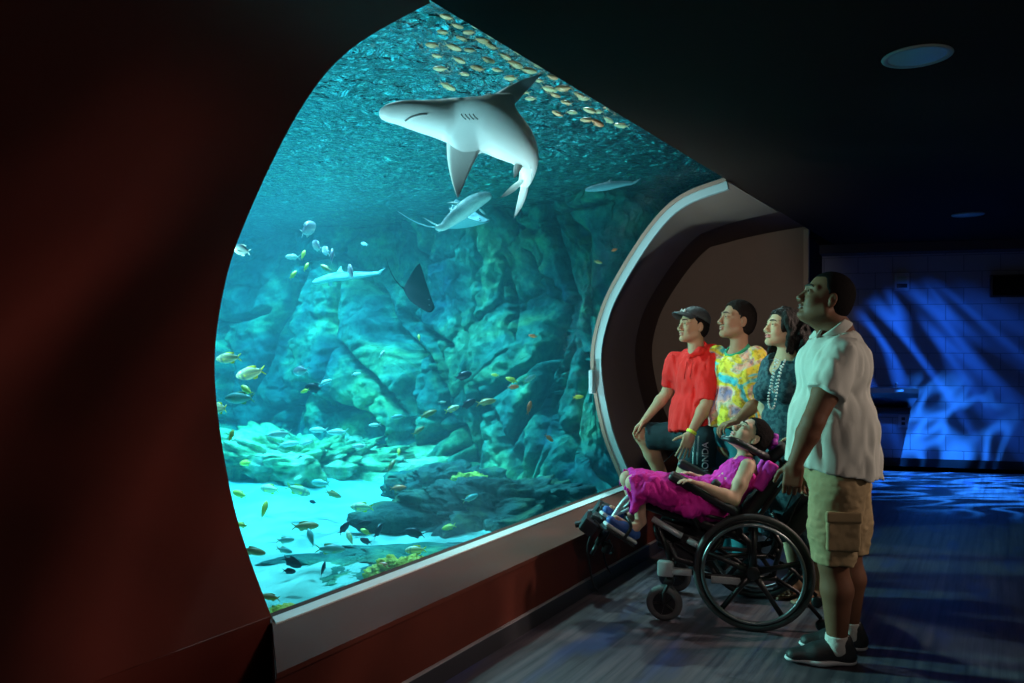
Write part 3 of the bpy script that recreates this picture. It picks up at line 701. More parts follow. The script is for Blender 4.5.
def fin(name, a, b, tip, lead, trail, th, m, parent, origin=None, ns=14, nt_=8, tipw=.04):
    """a, b: front and rear end of the root; lead/trail: control points of the two edges"""
    a, b, tip, lead, trail = [np.array(q, float) for q in (a, b, tip, lead, trail)]
    nn = nrm(np.cross(tip - a, b - a)); V = []; F = []; mk = []
    tb = tip + (b - a) * tipw
    for s in range(ns + 1):
        u = s / ns; l = bez(a, lead, tip, u); r = bez(b, trail, tb, u); e = th * (1 - .85 * u)
        for side in (1, -1):
            for k in range(nt_ + 1):
                t = k / nt_; V.append(l + (r - l) * t + nn * side * e * (math.sin(math.pi * t ** .7) * .9 + .06)); mk.append(u ** 1.8)
    w = nt_ + 1; row = 2 * w
    for s in range(ns):
        for k in range(nt_):
            i = s * row + k; F.append((i, i + 1, i + row + 1, i + row)); j = i + w; F.append((j, j + row, j + row + 1, j + 1))
        i = s * row; F.append((i, i + row, i + row + w, i + w)); i = s * row + nt_; F.append((i, i + w, i + row + w, i + row))
    i = ns * row
    for k in range(nt_): F.append((i + k, i + k + 1, i + w + k + 1, i + w + k))
    if parent is None and origin is None: origin = a
    if origin is None: origin = ORIG[parent.name]
    o = mesh_np(name, V, F, m, parent, origin); set_mask(o, mk); return o
# big shark, belly towards the hall
M_shark = mask_mat('shark_skin', (.95, .86, .84), (.30, .33, .36), .45)
M_sfin = mask_mat('shark_fin', (.92, .84, .82), (.05, .05, .06), .5)
DS = 4.9
sp = [P(384, 114, DS - .25), P(400, 113, DS - .2), P(425, 117, DS - .12), P(455, 121, DS), P(485, 125, DS), P(508, 137, DS + .05), P(523, 152, DS + .15), P(528, 168, DS + .28), P(524, 184, DS + .4)]
px = DS / 800
rs = [4, 9, 14, 20, 24, 21.5, 13.5, 7.5, 4.5]
spc = catmull(sp, 5); rc = np.interp(np.linspace(0, len(rs) - 1, len(spc)), range(len(rs)), rs) * px
B = Body(); vd = nrm(P(450, 120, 1) - np.array([0, 0, CAMZ]))
for i in range(len(spc) - 1):
    f = .62 + .2 * i / len(spc)
    B.cone(spc[i], spc[i + 1], rc[i], rc[i + 1], .03, sq=(vd, f))
# mouth crease and gill slits
B.chain([P(466, 136, DS - .01), P(465, 146, DS - .03), P(463, 155, DS - .05)], [.085, .060, .030], .05, sq=(vd, .40))
B.chain([P(488, 118, DS - .01), P(500, 107, DS + .0), P(510, 98, DS + .02)], [.080, .052, .025], .05, sq=(vd, .40))
og = tuple(P(470, 125, DS)); shark = B.build('shark', M_shark, .014, origin=og)
tag(shark, 'large pale-bellied shark gliding under the water surface with its fins spread', 'shark')
vw = verts_world(shark); mid = np.array(spc); dd = []
for v in vw: k = np.argmin(((mid - v) ** 2).sum(1)); dd.append(float(np.dot(v - mid[k], vd)) / max(rc[k], .02))
set_mask(shark, np.clip((np.array(dd) * .9 + .12) , 0, 1))
bv = bvh_of(shark); cam0 = np.array([0, 0, CAMZ])
def on_shark(pts): return [q[0] for q in (drape(bv, [cam0], P(u, v, 1) - cam0, 0.0) for u, v in pts) if q]
M_crease = mat('shark_crease', (.16, .13, .13), .7)
MB().tube(catmull(on_shark([(402, 127), (405, 121), (411, 117), (420, 114.5), (427, 114)]), 5), .0055, 8).build('mouth', M_crease, shark, smooth=True)
for k in range(4): MB().tube(catmull(on_shark([(461 + 4 * k, 114), (463 + 4 * k, 117), (466 + 4 * k, 119.5)]), 3), .0035, 6).build('gill_slit', M_crease, shark, smooth=True)
fin('pectoral_fin', P(447, 138, DS - .02), P(483, 145, DS - .02), P(457, 197, DS - .14), P(445, 165, DS - .07), P(472, 165, DS - .07), .020, M_sfin, shark)
fin('pectoral_fin', P(474, 112, DS), P(507, 113, DS), P(541, 74, DS + .1), P(500, 84, DS + .03), P(520, 98, DS + .03), .022, M_sfin, shark)
fin('dorsal_fin', P(476, 106, DS + .10), P(496, 108, DS + .12), P(489, 93, DS + .30), P(480, 95, DS + .2), P(492, 103, DS + .2), .016, M_shark, shark)
fin('pelvic_fin', P(520, 146, DS + .12), P(527, 156, DS + .12), P(541, 160, DS + .2), P(532, 147, DS + .15), P(532, 160, DS + .15), .01, M_sfin, shark)
fin('pelvic_fin', P(517, 158, DS + .1), P(523, 166, DS + .15), P(514, 178, DS + .1), P(512, 166, DS + .1), P(520, 172, DS + .1), .009, M_sfin, shark)
fin('tail_fin', P(528, 170, DS + .3), P(522, 182, DS + .36), P(514, 218, DS + .55), P(532, 198, DS + .45), P(518, 198, DS + .42), .014, M_sfin, shark)
fin('tail_fin', P(527, 176, DS + .33), P(520, 180, DS + .36), P(500, 198, DS + .22), P(517, 194, DS + .3), P(512, 184, DS + .28), .012, M_sfin, shark)
MB().sphere(P(397, 107, DS - .24), .014, n=10, m=8).build('eye', mat('dark_eye', (.01, .01, .01), .1), shark, smooth=True)
# smaller sharks, seen from the side: spine in photo coordinates
def small_shark(pts, rs, d, lab, fins, m, ddz=0):
    q = catmull([P(u, v, d + ddz * i) for i, (u, v) in enumerate(pts)], 5); r = np.interp(np.linspace(0, len(rs) - 1, len(q)), range(len(rs)), rs) * d / 800
    B = Body()
    for i in range(len(q) - 1): B.cone(q[i], q[i + 1], r[i], r[i + 1], .02)
    og = tuple(q[len(q) // 2]); o = B.build('shark', m, .014, origin=og); tag(o, lab, 'shark'); z = verts_world(o)
    c = np.array(q); k = np.argmin(((z[:, None] - c[None]) ** 2).sum(2), 1); set_mask(o, np.clip(.5 + (z[:, 2] - c[k][:, 2]) / .05, 0, 1))
    for nm, a, b, t, l, tr_, th in fins:
        fin(nm, *[P(x[0], x[1], d + (x[2] if len(x) > 2 else 0)) for x in (a, b, t, l, tr_)], th, m, o)
    return o
M_sh2 = mask_mat('reef_shark_skin', (.70, .76, .70), (.14, .26, .28), .5)
small_shark([(488, 196), (480, 199), (470, 205), (460, 213), (450, 221), (443, 227), (437, 228)], [3.5, 6, 7.5, 7, 5, 3, 2], 7.6, 'smaller slim shark swimming up just beneath the big shark',
    [('pectoral_fin', (462, 205), (470, 208), (446, 203), (455, 200), (458, 207), .02), ('pectoral_fin', (473, 208), (478, 204), (486, 215, .1), (483, 207), (478, 213), .02),
     ('tail_fin', (440, 226), (444, 229), (421, 216), (430, 221), (432, 225), .02), ('tail_fin', (442, 228), (446, 229), (437, 233), (439, 231), (441, 231), .015), ('dorsal_fin', (458, 212), (452, 218), (449, 208, .15), (453, 209), (452, 214), .015)], M_sh2, -.03)
small_shark([(314, 282), (322, 280), (334, 277), (346, 276), (358, 275), (370, 274), (380, 273)], [1.5, 3, 4, 4, 3, 2, 1.2], 11.2, 'small pale shark cruising before the far rocks, upper left of the window',
    [('dorsal_fin', (336, 275), (345, 274), (341, 266), (338, 269), (342, 271), .02), ('tail_fin', (376, 273), (380, 275), (385, 268), (380, 270), (381, 273), .02), ('pectoral_fin', (328, 280), (334, 280), (331, 287), (328, 284), (332, 284), .02)], M_sh2)
M_sh3 = mask_mat('dark_shark_skin', (.20, .30, .32), (.08, .12, .14), .5)
small_shark([(586, 190), (596, 188), (608, 186), (620, 184), (634, 183)], [1.2, 3, 3.6, 2.6, 1], 7.6, 'thin dark shark silhouette before the upper right rocks',
    [('dorsal_fin', (606, 184), (613, 183), (612, 178), (608, 180), (611, 182), .015), ('tail_fin', (631, 183), (634, 184), (641, 178), (636, 180), (637, 183), .015)], M_sh3)
# rays
def ray(c, fw, sd, up, L, Wd, lab, m):
    """flat disc with raised wing tips and a whip tail"""
    c = np.array(c, float); n1, n2 = 30, 15; V = []; mk = []; F = []
    for s in range(n1 + 1):
        y = -1 + 2 * s / n1; xf = .5 * (1 - abs(y) ** 1.5) ** .9 - .12 * abs(y); xb = -.5 * (1 - abs(y)) ** .75 - .12 * abs(y)
        for side in (1, -1):
            for k in range(n2 + 1):
                t = k / n2; x = xf + (xb - xf) * t; th = .13 * math.exp(-(y / .28) ** 2) * math.sin(math.pi * min(max(t, .02), .98)) ** .7 + .012
                V.append(c + nrm(fw) * x * L + nrm(sd) * y * Wd * .5 + nrm(up) * (side * th * L * .55 + .26 * Wd * y * y)); mk.append(1 if side > 0 else 0)
    w = n2 + 1; row = 2 * w
    for s in range(n1):
        for k in range(n2):
            i = s * row + k; F.append((i, i + 1, i + row + 1, i + row)); j = i + w; F.append((j, j + row, j + row + 1, j + 1))
        i = s * row; F.append((i, i + row, i + row + w, i + w)); i = s * row + n2; F.append((i, i + w, i + row + w, i + row))
    o = mesh_np('ray', V, F, m, None, tuple(c)); ORIG[o.name] = tuple(c); set_mask(o, mk); tag(o, lab, 'ray')
    tl_ = [c - nrm(fw) * L * (.45 + .18 * i) + nrm(up) * .01 * i * i for i in range(6)]
    MB().tube(tl_, [.018 * L, .015 * L, .012 * L, .009 * L, .006 * L, .003 * L], 8).build('tail', m, o, smooth=True)
    for s in (1, -1): MB().sphere(c + nrm(fw) * L * .30 + nrm(sd) * s * L * .10 + nrm(up) * .05 * L, .022 * L, n=8, m=6).build('eye', M_darkbox, o, smooth=True)
    return o
M_ray = mask_mat('ray_skin', (.018, .012, .013), (.006, .008, .012), .9, spec=.05)
ray(P(419, 298, 8.6), cdir(.82, -.15, -.50), cdir(-.12, .62, .78), cdir(.42, -.62, .55), .40, .66, 'dark ray banking in front of the middle rocks', M_ray)
M_ray2 = mask_mat('grey_ray_skin', (.45, .62, .64), (.14, .26, .30), .5)
ray(P(466, 224, 8.4), cdir(.9, .1, .15), cdir(-.1, .9, .35), cdir(-.1, -.5, .8), .50, .80, 'grey ray gliding right behind the slim shark', M_ray2)
# ---- bony fish: one prototype per kind, with parts
def fish_proto(kind, depth, colb, colf, stripes=0, bar=0, width=.30, tailc=None):
    mB = mask_mat(kind + '_skin', colb[0], colb[1], .4); mF = mat(kind + '_fin', colf, .5); mT = mF if tailc is None else mat(kind + '_tail', tailc, .5)
    n, k = 20, 14; V = []; F = []; mk = []
    for i in range(n + 1):
        t = i / n; x = .5 - t * .86; h = depth * .5 * (math.sin(math.pi * min(t * .93 + .035, 1)) ** .75) * (1 - .25 * t) + .012; wd_ = h * width / depth * 1.25 * (1 - .35 * t)
        if t > .9: h = max(h, .045 * depth / .35)
        for j in range(k):
            a = 2 * math.pi * j / k; y = wd_ * math.sin(a); z = h * math.cos(a)
            V.append((x, y, z)); zz = math.cos(a)
            mv = .5 + .5 * zz
            if stripes: mv = .5 + .5 * math.sin(zz * stripes * math.pi)
            if bar and (.10 < t < .17 or .28 < t < .36): mv = 1.0
            mk.append(mv)
    for i in range(n):
        for j in range(k): F.append((i * k + j, i * k + (j + 1) % k, (i + 1) * k + (j + 1) % k, (i + 1) * k + j))
    F.append(tuple(range(k))[::-1]); F.append(tuple(n * k + j for j in range(k)))
    o = mesh_np('fish', V, F, mB); set_mask(o, mk); ORIG[o.name] = (0, 0, 0)
    D = depth
    def f(nm, a, b, t, l, r, th, mm): fin(nm, a, b, t, l, r, th, mm, o, (0, 0, 0), 6, 4)
    f('tail_fin', (-.33, 0, .03), (-.34, 0, -.01), (-.52, 0, .15), (-.40, 0, .10), (-.43, 0, .04), .008, mT)
    f('tail_fin', (-.33, 0, -.03), (-.34, 0, .01), (-.52, 0, -.15), (-.40, 0, -.10), (-.43, 0, -.04), .008, mT)
    f('dorsal_fin', (.18, 0, D * .42), (-.22, 0, D * .25), (-.20, 0, D * .36 + .05), (.05, 0, D * .42 + .075), (-.20, 0, D * .40), .008, mF)
    f('anal_fin', (-.02, 0, -D * .42), (-.24, 0, -D * .22), (-.20, 0, -D * .36 - .05), (-.06, 0, -D * .42 - .06), (-.20, 0, -D * .38), .008, mF)
    for s in (1, -1):
        f('pectoral_fin', (.20, s * width * .40, -.02), (.19, s * width * .38, -.07), (.04, s * (width * .5 + .06), -.10), (.14, s * (width * .5 + .06), -.03), (.10, s * width * .5, -.10), .006, mF)
        MB().sphere((.37, s * width * .30 * .72, D * .10), .022, n=8, m=6).build('eye', M_eye, o, (0, 0, 0), smooth=True)
    return o
M_eye = mat('fish_eye', (.02, .02, .02), .2)
PROTO = {}
KINDS_ = {
 'porkfish': ('yellow-tailed silver fish', dict(depth=.40, colb=((.95, .92, .45), (.35, .42, .34)), colf=(.95, .80, .02), stripes=3, bar=1)),
 'jack': ('slim pale silver-green fish', dict(depth=.27, colb=((.95, 1, .92), (.45, .75, .68)), colf=(.55, .80, .70), width=.18)),
 'tang': ('dark blunt oval fish', dict(depth=.46, colb=((.035, .06, .10), (.02, .03, .05)), colf=(.03, .04, .07), width=.18)),
 'snapper': ('olive-brown fish', dict(depth=.33, colb=((.52, .42, .16), (.30, .20, .08)), colf=(.45, .36, .08))),
 'orange': ('orange-red fish', dict(depth=.38, colb=((.95, .30, .10), (.70, .14, .05)), colf=(.80, .25, .05))),
 'damsel': ('grey and white round-bodied fish', dict(depth=.50, colb=((.97, .93, .92), (.10, .12, .20)), colf=(.75, .72, .70), width=.22)),
 'yellow': ('small yellow fish', dict(depth=.36, colb=((.98, .92, .15), (.75, .68, .10)), colf=(.95, .85, .05))),
 'teal': ('blue-green fish', dict(depth=.36, colb=((.25, .62, .55), (.10, .32, .34)), colf=(.30, .50, .20))),
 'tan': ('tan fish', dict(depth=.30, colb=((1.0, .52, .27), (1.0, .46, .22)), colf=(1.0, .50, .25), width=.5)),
}
def copy_tree(o, parent=None):
    c = o.copy(); COL.objects.link(c)
    if parent is not None: c.parent = parent
    for ch in o.children: copy_tree(ch, c)
    return c
def orient(o, fwd, roll=0.0):
    f = Vector(tuple(nrm(fwd))); up = Vector((0, 0, 1))
    if abs(f.z) > .95: up = Vector((ST, -CT, 0.2))
    y = up.cross(f).normalized(); z = f.cross(y).normalized()
    M = Matrix((f, y, z)).transposed().to_4x4() @ Matrix.Rotation(roll, 4, 'X')
    o.rotation_mode = 'QUATERNION'; o.rotation_quaternion = M.to_quaternion()
def put_fish(kind, u, v, d, lpx, ang, yaw, lab, grp=None):
    """ang: heading in the photo in degrees (0 right, 90 up, 180 left); yaw: share of the heading pointing away from the viewer"""
    if kind not in PROTO: PROTO[kind] = fish_proto(kind, **KINDS_[kind][1]); o = PROTO[kind]; fresh = True
    else: o = copy_tree(PROTO[kind]); fresh = False
    L = lpx * d / 800 / max(math.cos(math.radians(yaw)), .45)
    a = math.radians(ang); y = math.radians(yaw)
    orient(o, cdir(math.cos(a) * math.cos(y), math.sin(y), math.sin(a) * math.cos(y)))
    o.location = tuple(P(u, v, d)); o.scale = (L, L, L)
    tag(o, (KINDS_[kind][0] + ' ' + lab) if not lab.startswith('=') else lab[1:], 'fish', grp)
    return o
FISH = [
 ('porkfish', 229, 358, 6.2, 27, 184, 15, 'beside the red wall edge, upper one'),
 ('porkfish', 251, 373, 6.0, 32, 192, 15, 'by the red wall edge, lower one'),
 ('porkfish', 219, 408, 6.0, 22, 180, 40, 'half hidden by the red wall edge'),
 ('damsel', 242, 250, 6.0, 21, 165, 25, 'alone at the upper left window edge'),
 ('damsel', 308, 229, 8.5, 15, 60, 60, 'topmost of the upper group'),
 ('damsel', 317, 246, 8.6, 15, 140, 45, 'just below the topmost of the upper group'),
 ('damsel', 326, 251, 9.0, 12, 150, 50, 'small, in the middle of the upper group'),
 ('damsel', 332, 256, 8.2, 15, 95, 30, 'standing upright in the upper group'),
 ('damsel', 351, 272, 8.0, 17, 110, 30, 'nose up beside the pale small shark'),
 ('jack', 293, 257, 8.4, 18, 175, 30, 'bright and pale, left in the upper group'),
 ('yellow', 303, 255, 8.5, 10, 80, 30, 'upright beside the bright pale one in the upper group'),
 ('yellow', 306, 267, 8.5, 9, 70, 30, 'below the bright pale one in the upper group'),
 ('yellow', 293, 275, 8.5, 10, 60, 30, 'lowest in the upper group above the small shark'),
 ('snapper', 326, 268, 8.8, 13, 150, 20, 'just above the pale small shark'),
 ('damsel', 364, 244, 10.5, 7, 160, 30, 'tiny and far, right of the upper group'),
 ('teal', 240, 398, 6.5, 32, 182, 15, 'long and slim below the two yellow-tailed ones'),
 ('yellow', 247, 390, 6.8, 16, 150, 30, 'among rocks below the two yellow-tailed ones'),
 ('yellow', 231, 436, 6.2, 12, 80, 30, 'upright at the red wall edge above the reef ledge'),
 ('damsel', 301, 371, 8.0, 18, 185, 30, 'hovering before the vertical crack in the rocks'),
 ('tang', 314, 388, 8.0, 20, 175, 25, 'beneath the grey one at the vertical crack'),
 ('yellow', 305, 391, 7.8, 10, 200, 20, 'under the dark one at the vertical crack'),
 ('jack', 325, 382, 8.5, 13, 20, 20, 'tilted up right of the vertical crack'),
 ('jack', 280, 434, 7.6, 26, 186, 15, 'largest above the reef ledge'),
 ('jack', 319, 430, 8.6, 20, 182, 15, 'middle of the row above the reef ledge'),
 ('jack', 338, 432, 8.4, 22, 184, 15, 'right of the middle one above the reef ledge'),
 ('jack', 306, 443, 8.6, 14, 15, 20, 'small and bright, just over the reef ledge'),
 ('jack', 288, 444, 8.8, 20, 5, 20, 'dim, just over the left half of the reef ledge'),
 ('jack', 360, 446, 8.0, 16, 185, 10, 'shining over the right end of the reef ledge'),
 ('jack', 375, 425, 8.5, 13, 185, 10, 'shining higher up the rocks right of the ledge row'),
 ('jack', 356, 374, 9.0, 10, 10, 10, 'small and bright on the middle rocks'),
 ('porkfish', 270, 489, 8.6, 22, 178, 25, 'left of two at the front of the reef ledge'),
 ('porkfish', 298, 490, 8.4, 24, 335, 20, 'right of two at the front of the reef ledge'),
 ('teal', 321, 483, 8.6, 20, 178, 20, 'resting over the middle of the reef ledge'),
 ('yellow', 240, 494, 7.6, 18, 170, 30, 'at the left foot of the reef ledge'),
 ('yellow', 246, 463, 8.4, 15, 190, 30, 'on the left top of the reef ledge'),
 ('snapper', 333, 494, 8.4, 16, 330, 30, 'nosing down at the edge of the sand'),
 ('yellow', 264, 510, 6.6, 17, 80, 25, 'rising upright over the bright sand'),
 ('tang', 313, 502, 8.4, 8, 170, 20, 'tiny, above the bright sand'),
 ('porkfish', 362, 507, 7.6, 24, 181, 12, 'level over the bright sand'),
 ('snapper', 305, 526, 6.4, 26, 0, 12, 'large and flat over the middle of the sand'),
 ('yellow', 242, 525, 6.2, 14, 175, 25, 'at the red wall edge over the sand'),
 ('teal', 285, 540, 6.4, 17, 0, 15, 'oval, under the large olive one'),
 ('teal', 311, 538, 6.2, 18, 115, 25, 'rising steeply under the large olive one'),
 ('tang', 344, 528, 6.8, 15, 50, 20, 'slanting over the sand, left of its darker neighbour'),
 ('tang', 363, 524, 6.8, 16, 12, 10, 'nearly black with a clear outline over the sand'),
 ('porkfish', 350, 538, 6.6, 15, 120, 30, 'crossing behind the slanting dark one'),
 ('yellow', 366, 532, 6.8, 12, 160, 30, 'just below the nearly black one'),
 ('tang', 378, 531, 6.8, 14, 60, 40, 'beside the small yellow one over the sand'),
 ('tang', 366, 541, 6.6, 13, 170, 25, 'lower one of the dark trio over the sand'),
 ('teal', 330, 549, 6.0, 28, 355, 15, 'long and shadowy near the seabed'),
 ('teal', 284, 550, 6.2, 16, 340, 15, 'faint, left of the long shadowy one'),
 ('snapper', 253, 551, 5.6, 24, 345, 12, 'bright-backed at the lower left window edge'),
 ('yellow', 244, 553, 5.8, 9, 330, 25, 'peeking out at the lower left window edge'),
 ('tang', 292, 562, 5.8, 20, 325, 20, 'diving over the pale rubble'),
 ('tang', 289, 571, 5.6, 13, 352, 10, 'slender, just over the pale rubble'),
 ('tang', 323, 569, 5.9, 12, 80, 40, 'upright shadowy one over the pale rubble'),
 ('snapper', 271, 597, 4.9, 20, 175, 15, 'blurred, lowest of all in the window'),
 ('orange', 387, 566, 5.7, 18, 172, 15, 'pale and brownish, by the yellow coral'),
 ('porkfish', 416, 550, 6.0, 22, 186, 12, 'over the yellow coral at the ledge'),
 ('tang', 415, 533, 6.4, 21, 172, 15, 'long and low over the dark rubble'),
 ('orange', 398, 488, 8.0, 16, 2, 12, 'at the right tip of the reef ledge'),
 ('yellow', 449, 527, 6.9, 15, 200, 20, 'hiding against the dark outcrop'),
 ('teal', 470, 498, 7.6, 16, 20, 25, 'above the dark outcrop'),
 ('yellow', 399, 453, 8.2, 9, 95, 30, 'upright before the shaded rock face'),
 ('snapper', 391, 466, 8.2, 13, 60, 30, 'steep, above the orange-red one'),
 ('tang', 463, 376, 8.0, 18, 18, 10, 'alone before the middle rock face'),
 ('yellow', 495, 375, 8.0, 8, 175, 10, 'left in the cluster by the dark cleft'),
 ('yellow', 512, 380, 7.9, 13, 160, 20, 'top in the cluster by the dark cleft'),
 ('orange', 513, 387, 7.8, 12, 5, 15, 'lower in the cluster by the dark cleft'),
 ('teal', 529, 379, 7.9, 15, 30, 15, 'right in the cluster by the dark cleft'),
 ('orange', 529, 408, 7.8, 14, 75, 15, 'dull and upright inside the dark cleft'),
 ('orange', 549, 438, 7.6, 11, 320, 15, 'bright, low on the right rock slab'),
 ('orange', 614, 250, 7.8, 7, 20, 25, 'tiny, high beside the pale window ring'),
 ('tang', 468, 404, 7.9, 17, 28, 10, 'middle of the row across the rock face'),
 ('snapper', 486, 402, 7.8, 20, 10, 10, 'right end of the row across the rock face'),
 ('porkfish', 452, 409, 7.8, 15, 20, 15, 'bright one in the row across the rock face'),
 ('snapper', 428, 414, 7.9, 18, 22, 10, 'left end of the row across the rock face'),
 ('snapper', 418, 431, 7.9, 14, 35, 20, 'below the left end of the rock face row'),
 ('jack', 442, 402, 8.0, 8, 5, 10, 'tiny and white above the rock face row'),
 ('yellow', 578, 397, 7.6, 11, 5, 15, 'alone on the right slab near the bracket'),
 ('orange', 533, 336, 8.0, 9, 170, 20, 'dull and small above the dark cleft'),
 ('yellow', 419, 338, 9.0, 7, 100, 20, 'tiny, under the banking ray'),
 ('jack', 382, 354, 9.2, 9, 60, 20, 'small and white left of the banking ray'),
 ('snapper', 598, 262, 7.8, 9, 350, 20, 'faint, near the top right of the window ring'),
 ('teal', 396, 417, 8.8, 14, 8, 15, 'faint, on the bright green slab'),
]
for k, u, v, d, l, a, y, t in FISH: put_fish(k, u, v, d, l, a, y, t)
rr = random.Random(5)  # fish shapes stand in for tan ripple reflections under the surface
flecks = [(548,88),(556,96),(566,103),(573,112),(583,100),(592,109),(600,113),(537,82),(527,72),(541,66),(553,75),(515,64),(505,57),(519,52),(494,48),(506,44),(482,42),(490,36),(471,31),(479,25),(497,30),(463,40),(470,52),(456,24),(447,18),(444,33),(452,45),(486,58),(477,68),(499,68),(440,70),(460,58),(525,92),(532,99),(565,88),(577,94),(608,121),(598,122),(588,118),(620,124),(560,112),(462,75),(447,87),(431,46),(436,58),(512,78)]
for i, (u, v) in enumerate(flecks):
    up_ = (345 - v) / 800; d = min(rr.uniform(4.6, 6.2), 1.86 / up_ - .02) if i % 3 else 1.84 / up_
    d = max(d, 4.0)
    put_fish('tan', u + rr.uniform(-2, 2), v + rr.uniform(-2, 2), d, rr.uniform(11, 18), rr.choice([0, 180]) + rr.uniform(-28, -5), rr.uniform(5, 35), '=tan fish of the scattered school just under the rippled surface', 'tan ripple glints near the surface')
# ------------------------------------------------------------------ visitors
def frame_from(f, up=(0, 0, 1)):
    f = nrm(f); l = nrm(np.cross(up, f)); u = np.cross(f, l); return np.array([f, l, u])
def pitch(R, deg):
    a = math.radians(deg); f, l, u = R; return np.array([f * math.cos(a) + u * math.sin(a), l, u * math.cos(a) - f * math.sin(a)])
def roll(R, deg):
    a = math.radians(deg); f, l, u = R; return np.array([f, l * math.cos(a) + u * math.sin(a), u * math.cos(a) - l * math.sin(a)])
def yaw(R, deg):
    a = math.radians(deg); f, l, u = R; return np.array([f * math.cos(a) + l * math.sin(a), l * math.cos(a) - f * math.sin(a), u])
def HL(c, R, s): return lambda x, y, z: np.array(c) + s * (x * R[0] + y * R[1] + z * R[2])
def head(B, c, R, s=1.0, smile=False, nosew=1.0, jaw=1.0, lips=1.0):
    L = HL(c, R, s)
    B.ell(L(-.012, 0, .030), np.array([.098, .077, .093]) * s, R, .01)
    B.ell(L(.026, 0, -.035), np.array([.064, .060 * jaw, .078]) * s, R, .03 * s)
    for y in (1, -1):
        B.cone(L(.000, y * .054 * jaw, -.058), L(.062, y * .016, -.100), .021 * s * jaw, .016 * s, .028 * s)
        B.ell(L(.058, y * .036, -.030), np.array([.026, .024, .026]) * s, R, .02 * s)          # cheek
        B.cone(L(.062, y * .048, .026), L(.088, y * .014, .024), .010 * s, .011 * s, .016 * s)  # brow
        B.ell(L(.094, y * .031, .004), np.array([.013, .019, .0125]) * s, R, .012 * s, sub=True)
        B.ell(L(.0725, y * .031, .003), np.array([.0165, .018, .0145]) * s, R, .005 * s)
        B.cone(L(.0870, y * .021, .0110), L(.0840, y * .041, .0085), .0042 * s, .0036 * s, .004 * s)   # upper lid
        B.cone(L(.0850, y * .022, -.0055), L(.0825, y * .040, -.0050), .0032 * s, .003 * s, .006 * s)  # lower lid
        B.ell(L(.100, y * .0125 * nosew, -.041), np.array([.0115, .0085 * nosew, .0085]) * s, R, .007 * s)
        B.ell(L(.104, y * .006 * nosew, -.050), np.array([.004, .0035, .004]) * s, R, .003 * s, sub=True)
        Re = yaw(R, y * -18)
        B.ell(L(-.012, y * .079, -.008), np.array([.0165, .0075, .031]) * s, Re, .006 * s)
        B.ell(L(-.009, y * .0875, -.002), np.array([.0085, .006, .0185]) * s, Re, .004 * s, sub=True)
        B.ell(L(-.003, y * .082, -.012), np.array([.0045, .005, .007]) * s, Re, .003 * s)
        B.ell(L(-.008, y * .078, -.032), np.array([.008, .006, .009]) * s, Re, .004 * s)
    B.ell(L(.072, 0, -.100), np.array([.019, .022, .016]) * s, R, .016 * s)                     # chin
    B.cone(L(.088, 0, .012), L(.107, 0, -.030), .0075 * s, .0100 * s, .012 * s)                 # bridge
    B.ell(L(.109, 0, -.034), np.array([.0115, .0120 * nosew, .0100]) * s, R, .006 * s)
    w = .027 if smile else .022
    B.ell(L(.0895, 0, -.0605), np.array([.0115, w, .0055 * lips]) * s, R, .006 * s)
    B.ell(L(.0870, 0, -.0730), np.array([.0110, w * .85, .0060 * lips]) * s, R, .006 * s)
    B.cone(L(.1025, 0, -.0665), L(.088, w * .85 / 1, -.0655 + (.004 if smile else 0)), .0028 * s, .0022 * s, .004 * s, sub=True)
    B.cone(L(.1025, 0, -.0665), L(.088, -w * .85 / 1, -.0655 + (.004 if smile else 0)), .0028 * s, .0022 * s, .004 * s, sub=True)
def face_paint(c, R, s, smile=False):
    """0 skin, 1 lips, 2 brow"""
    c = np.array(c)
    def f(p):
        q = ((p - c) @ R.T) / s; mi = np.zeros(len(q), np.int32)
        lip = (q[:, 0] > .082) & (((q[:, 1] / (.026 if smile else .021)) ** 2 + ((q[:, 2] + .0665) / .0125) ** 2) < 1); mi[lip] = 1
        return mi
    return f
def eyes(parent, c, R, s, iris):
    L = HL(c, R, s); bv = bvh_of(parent)
    for y in (1, -1):
        pts = drape(bv, [L(.20, y * a, z) for a, z in ((.011, .026), (.019, .0295), (.029, .0315), (.039, .0305), (.048, .026))], -R[0] + y * R[1] * -.0, .0)
        if len(pts) > 2: MB().tube(catmull(pts, 4), np.interp(range(len(catmull(pts, 4))), [0, 6, 4 * len(pts) - 3], [.0040 * s, .0050 * s, .0016 * s]).tolist(), 8).build('eyebrow', M_brow, parent, smooth=True)
    for y in (1, -1):
        mb = MB(); mb.sphere(L(.0745, y * .031, .003), .0150 * s, R, 16, 12); o = mb.build('eye', M_white_eye, parent, smooth=True)
        mb = MB(); mb.sphere(L(.0848, y * .0322, .0050), (.0066 * s, .0078 * s, .0078 * s), R, 12, 8); mb.build('iris', iris, o, ORIG[parent.name], smooth=True)
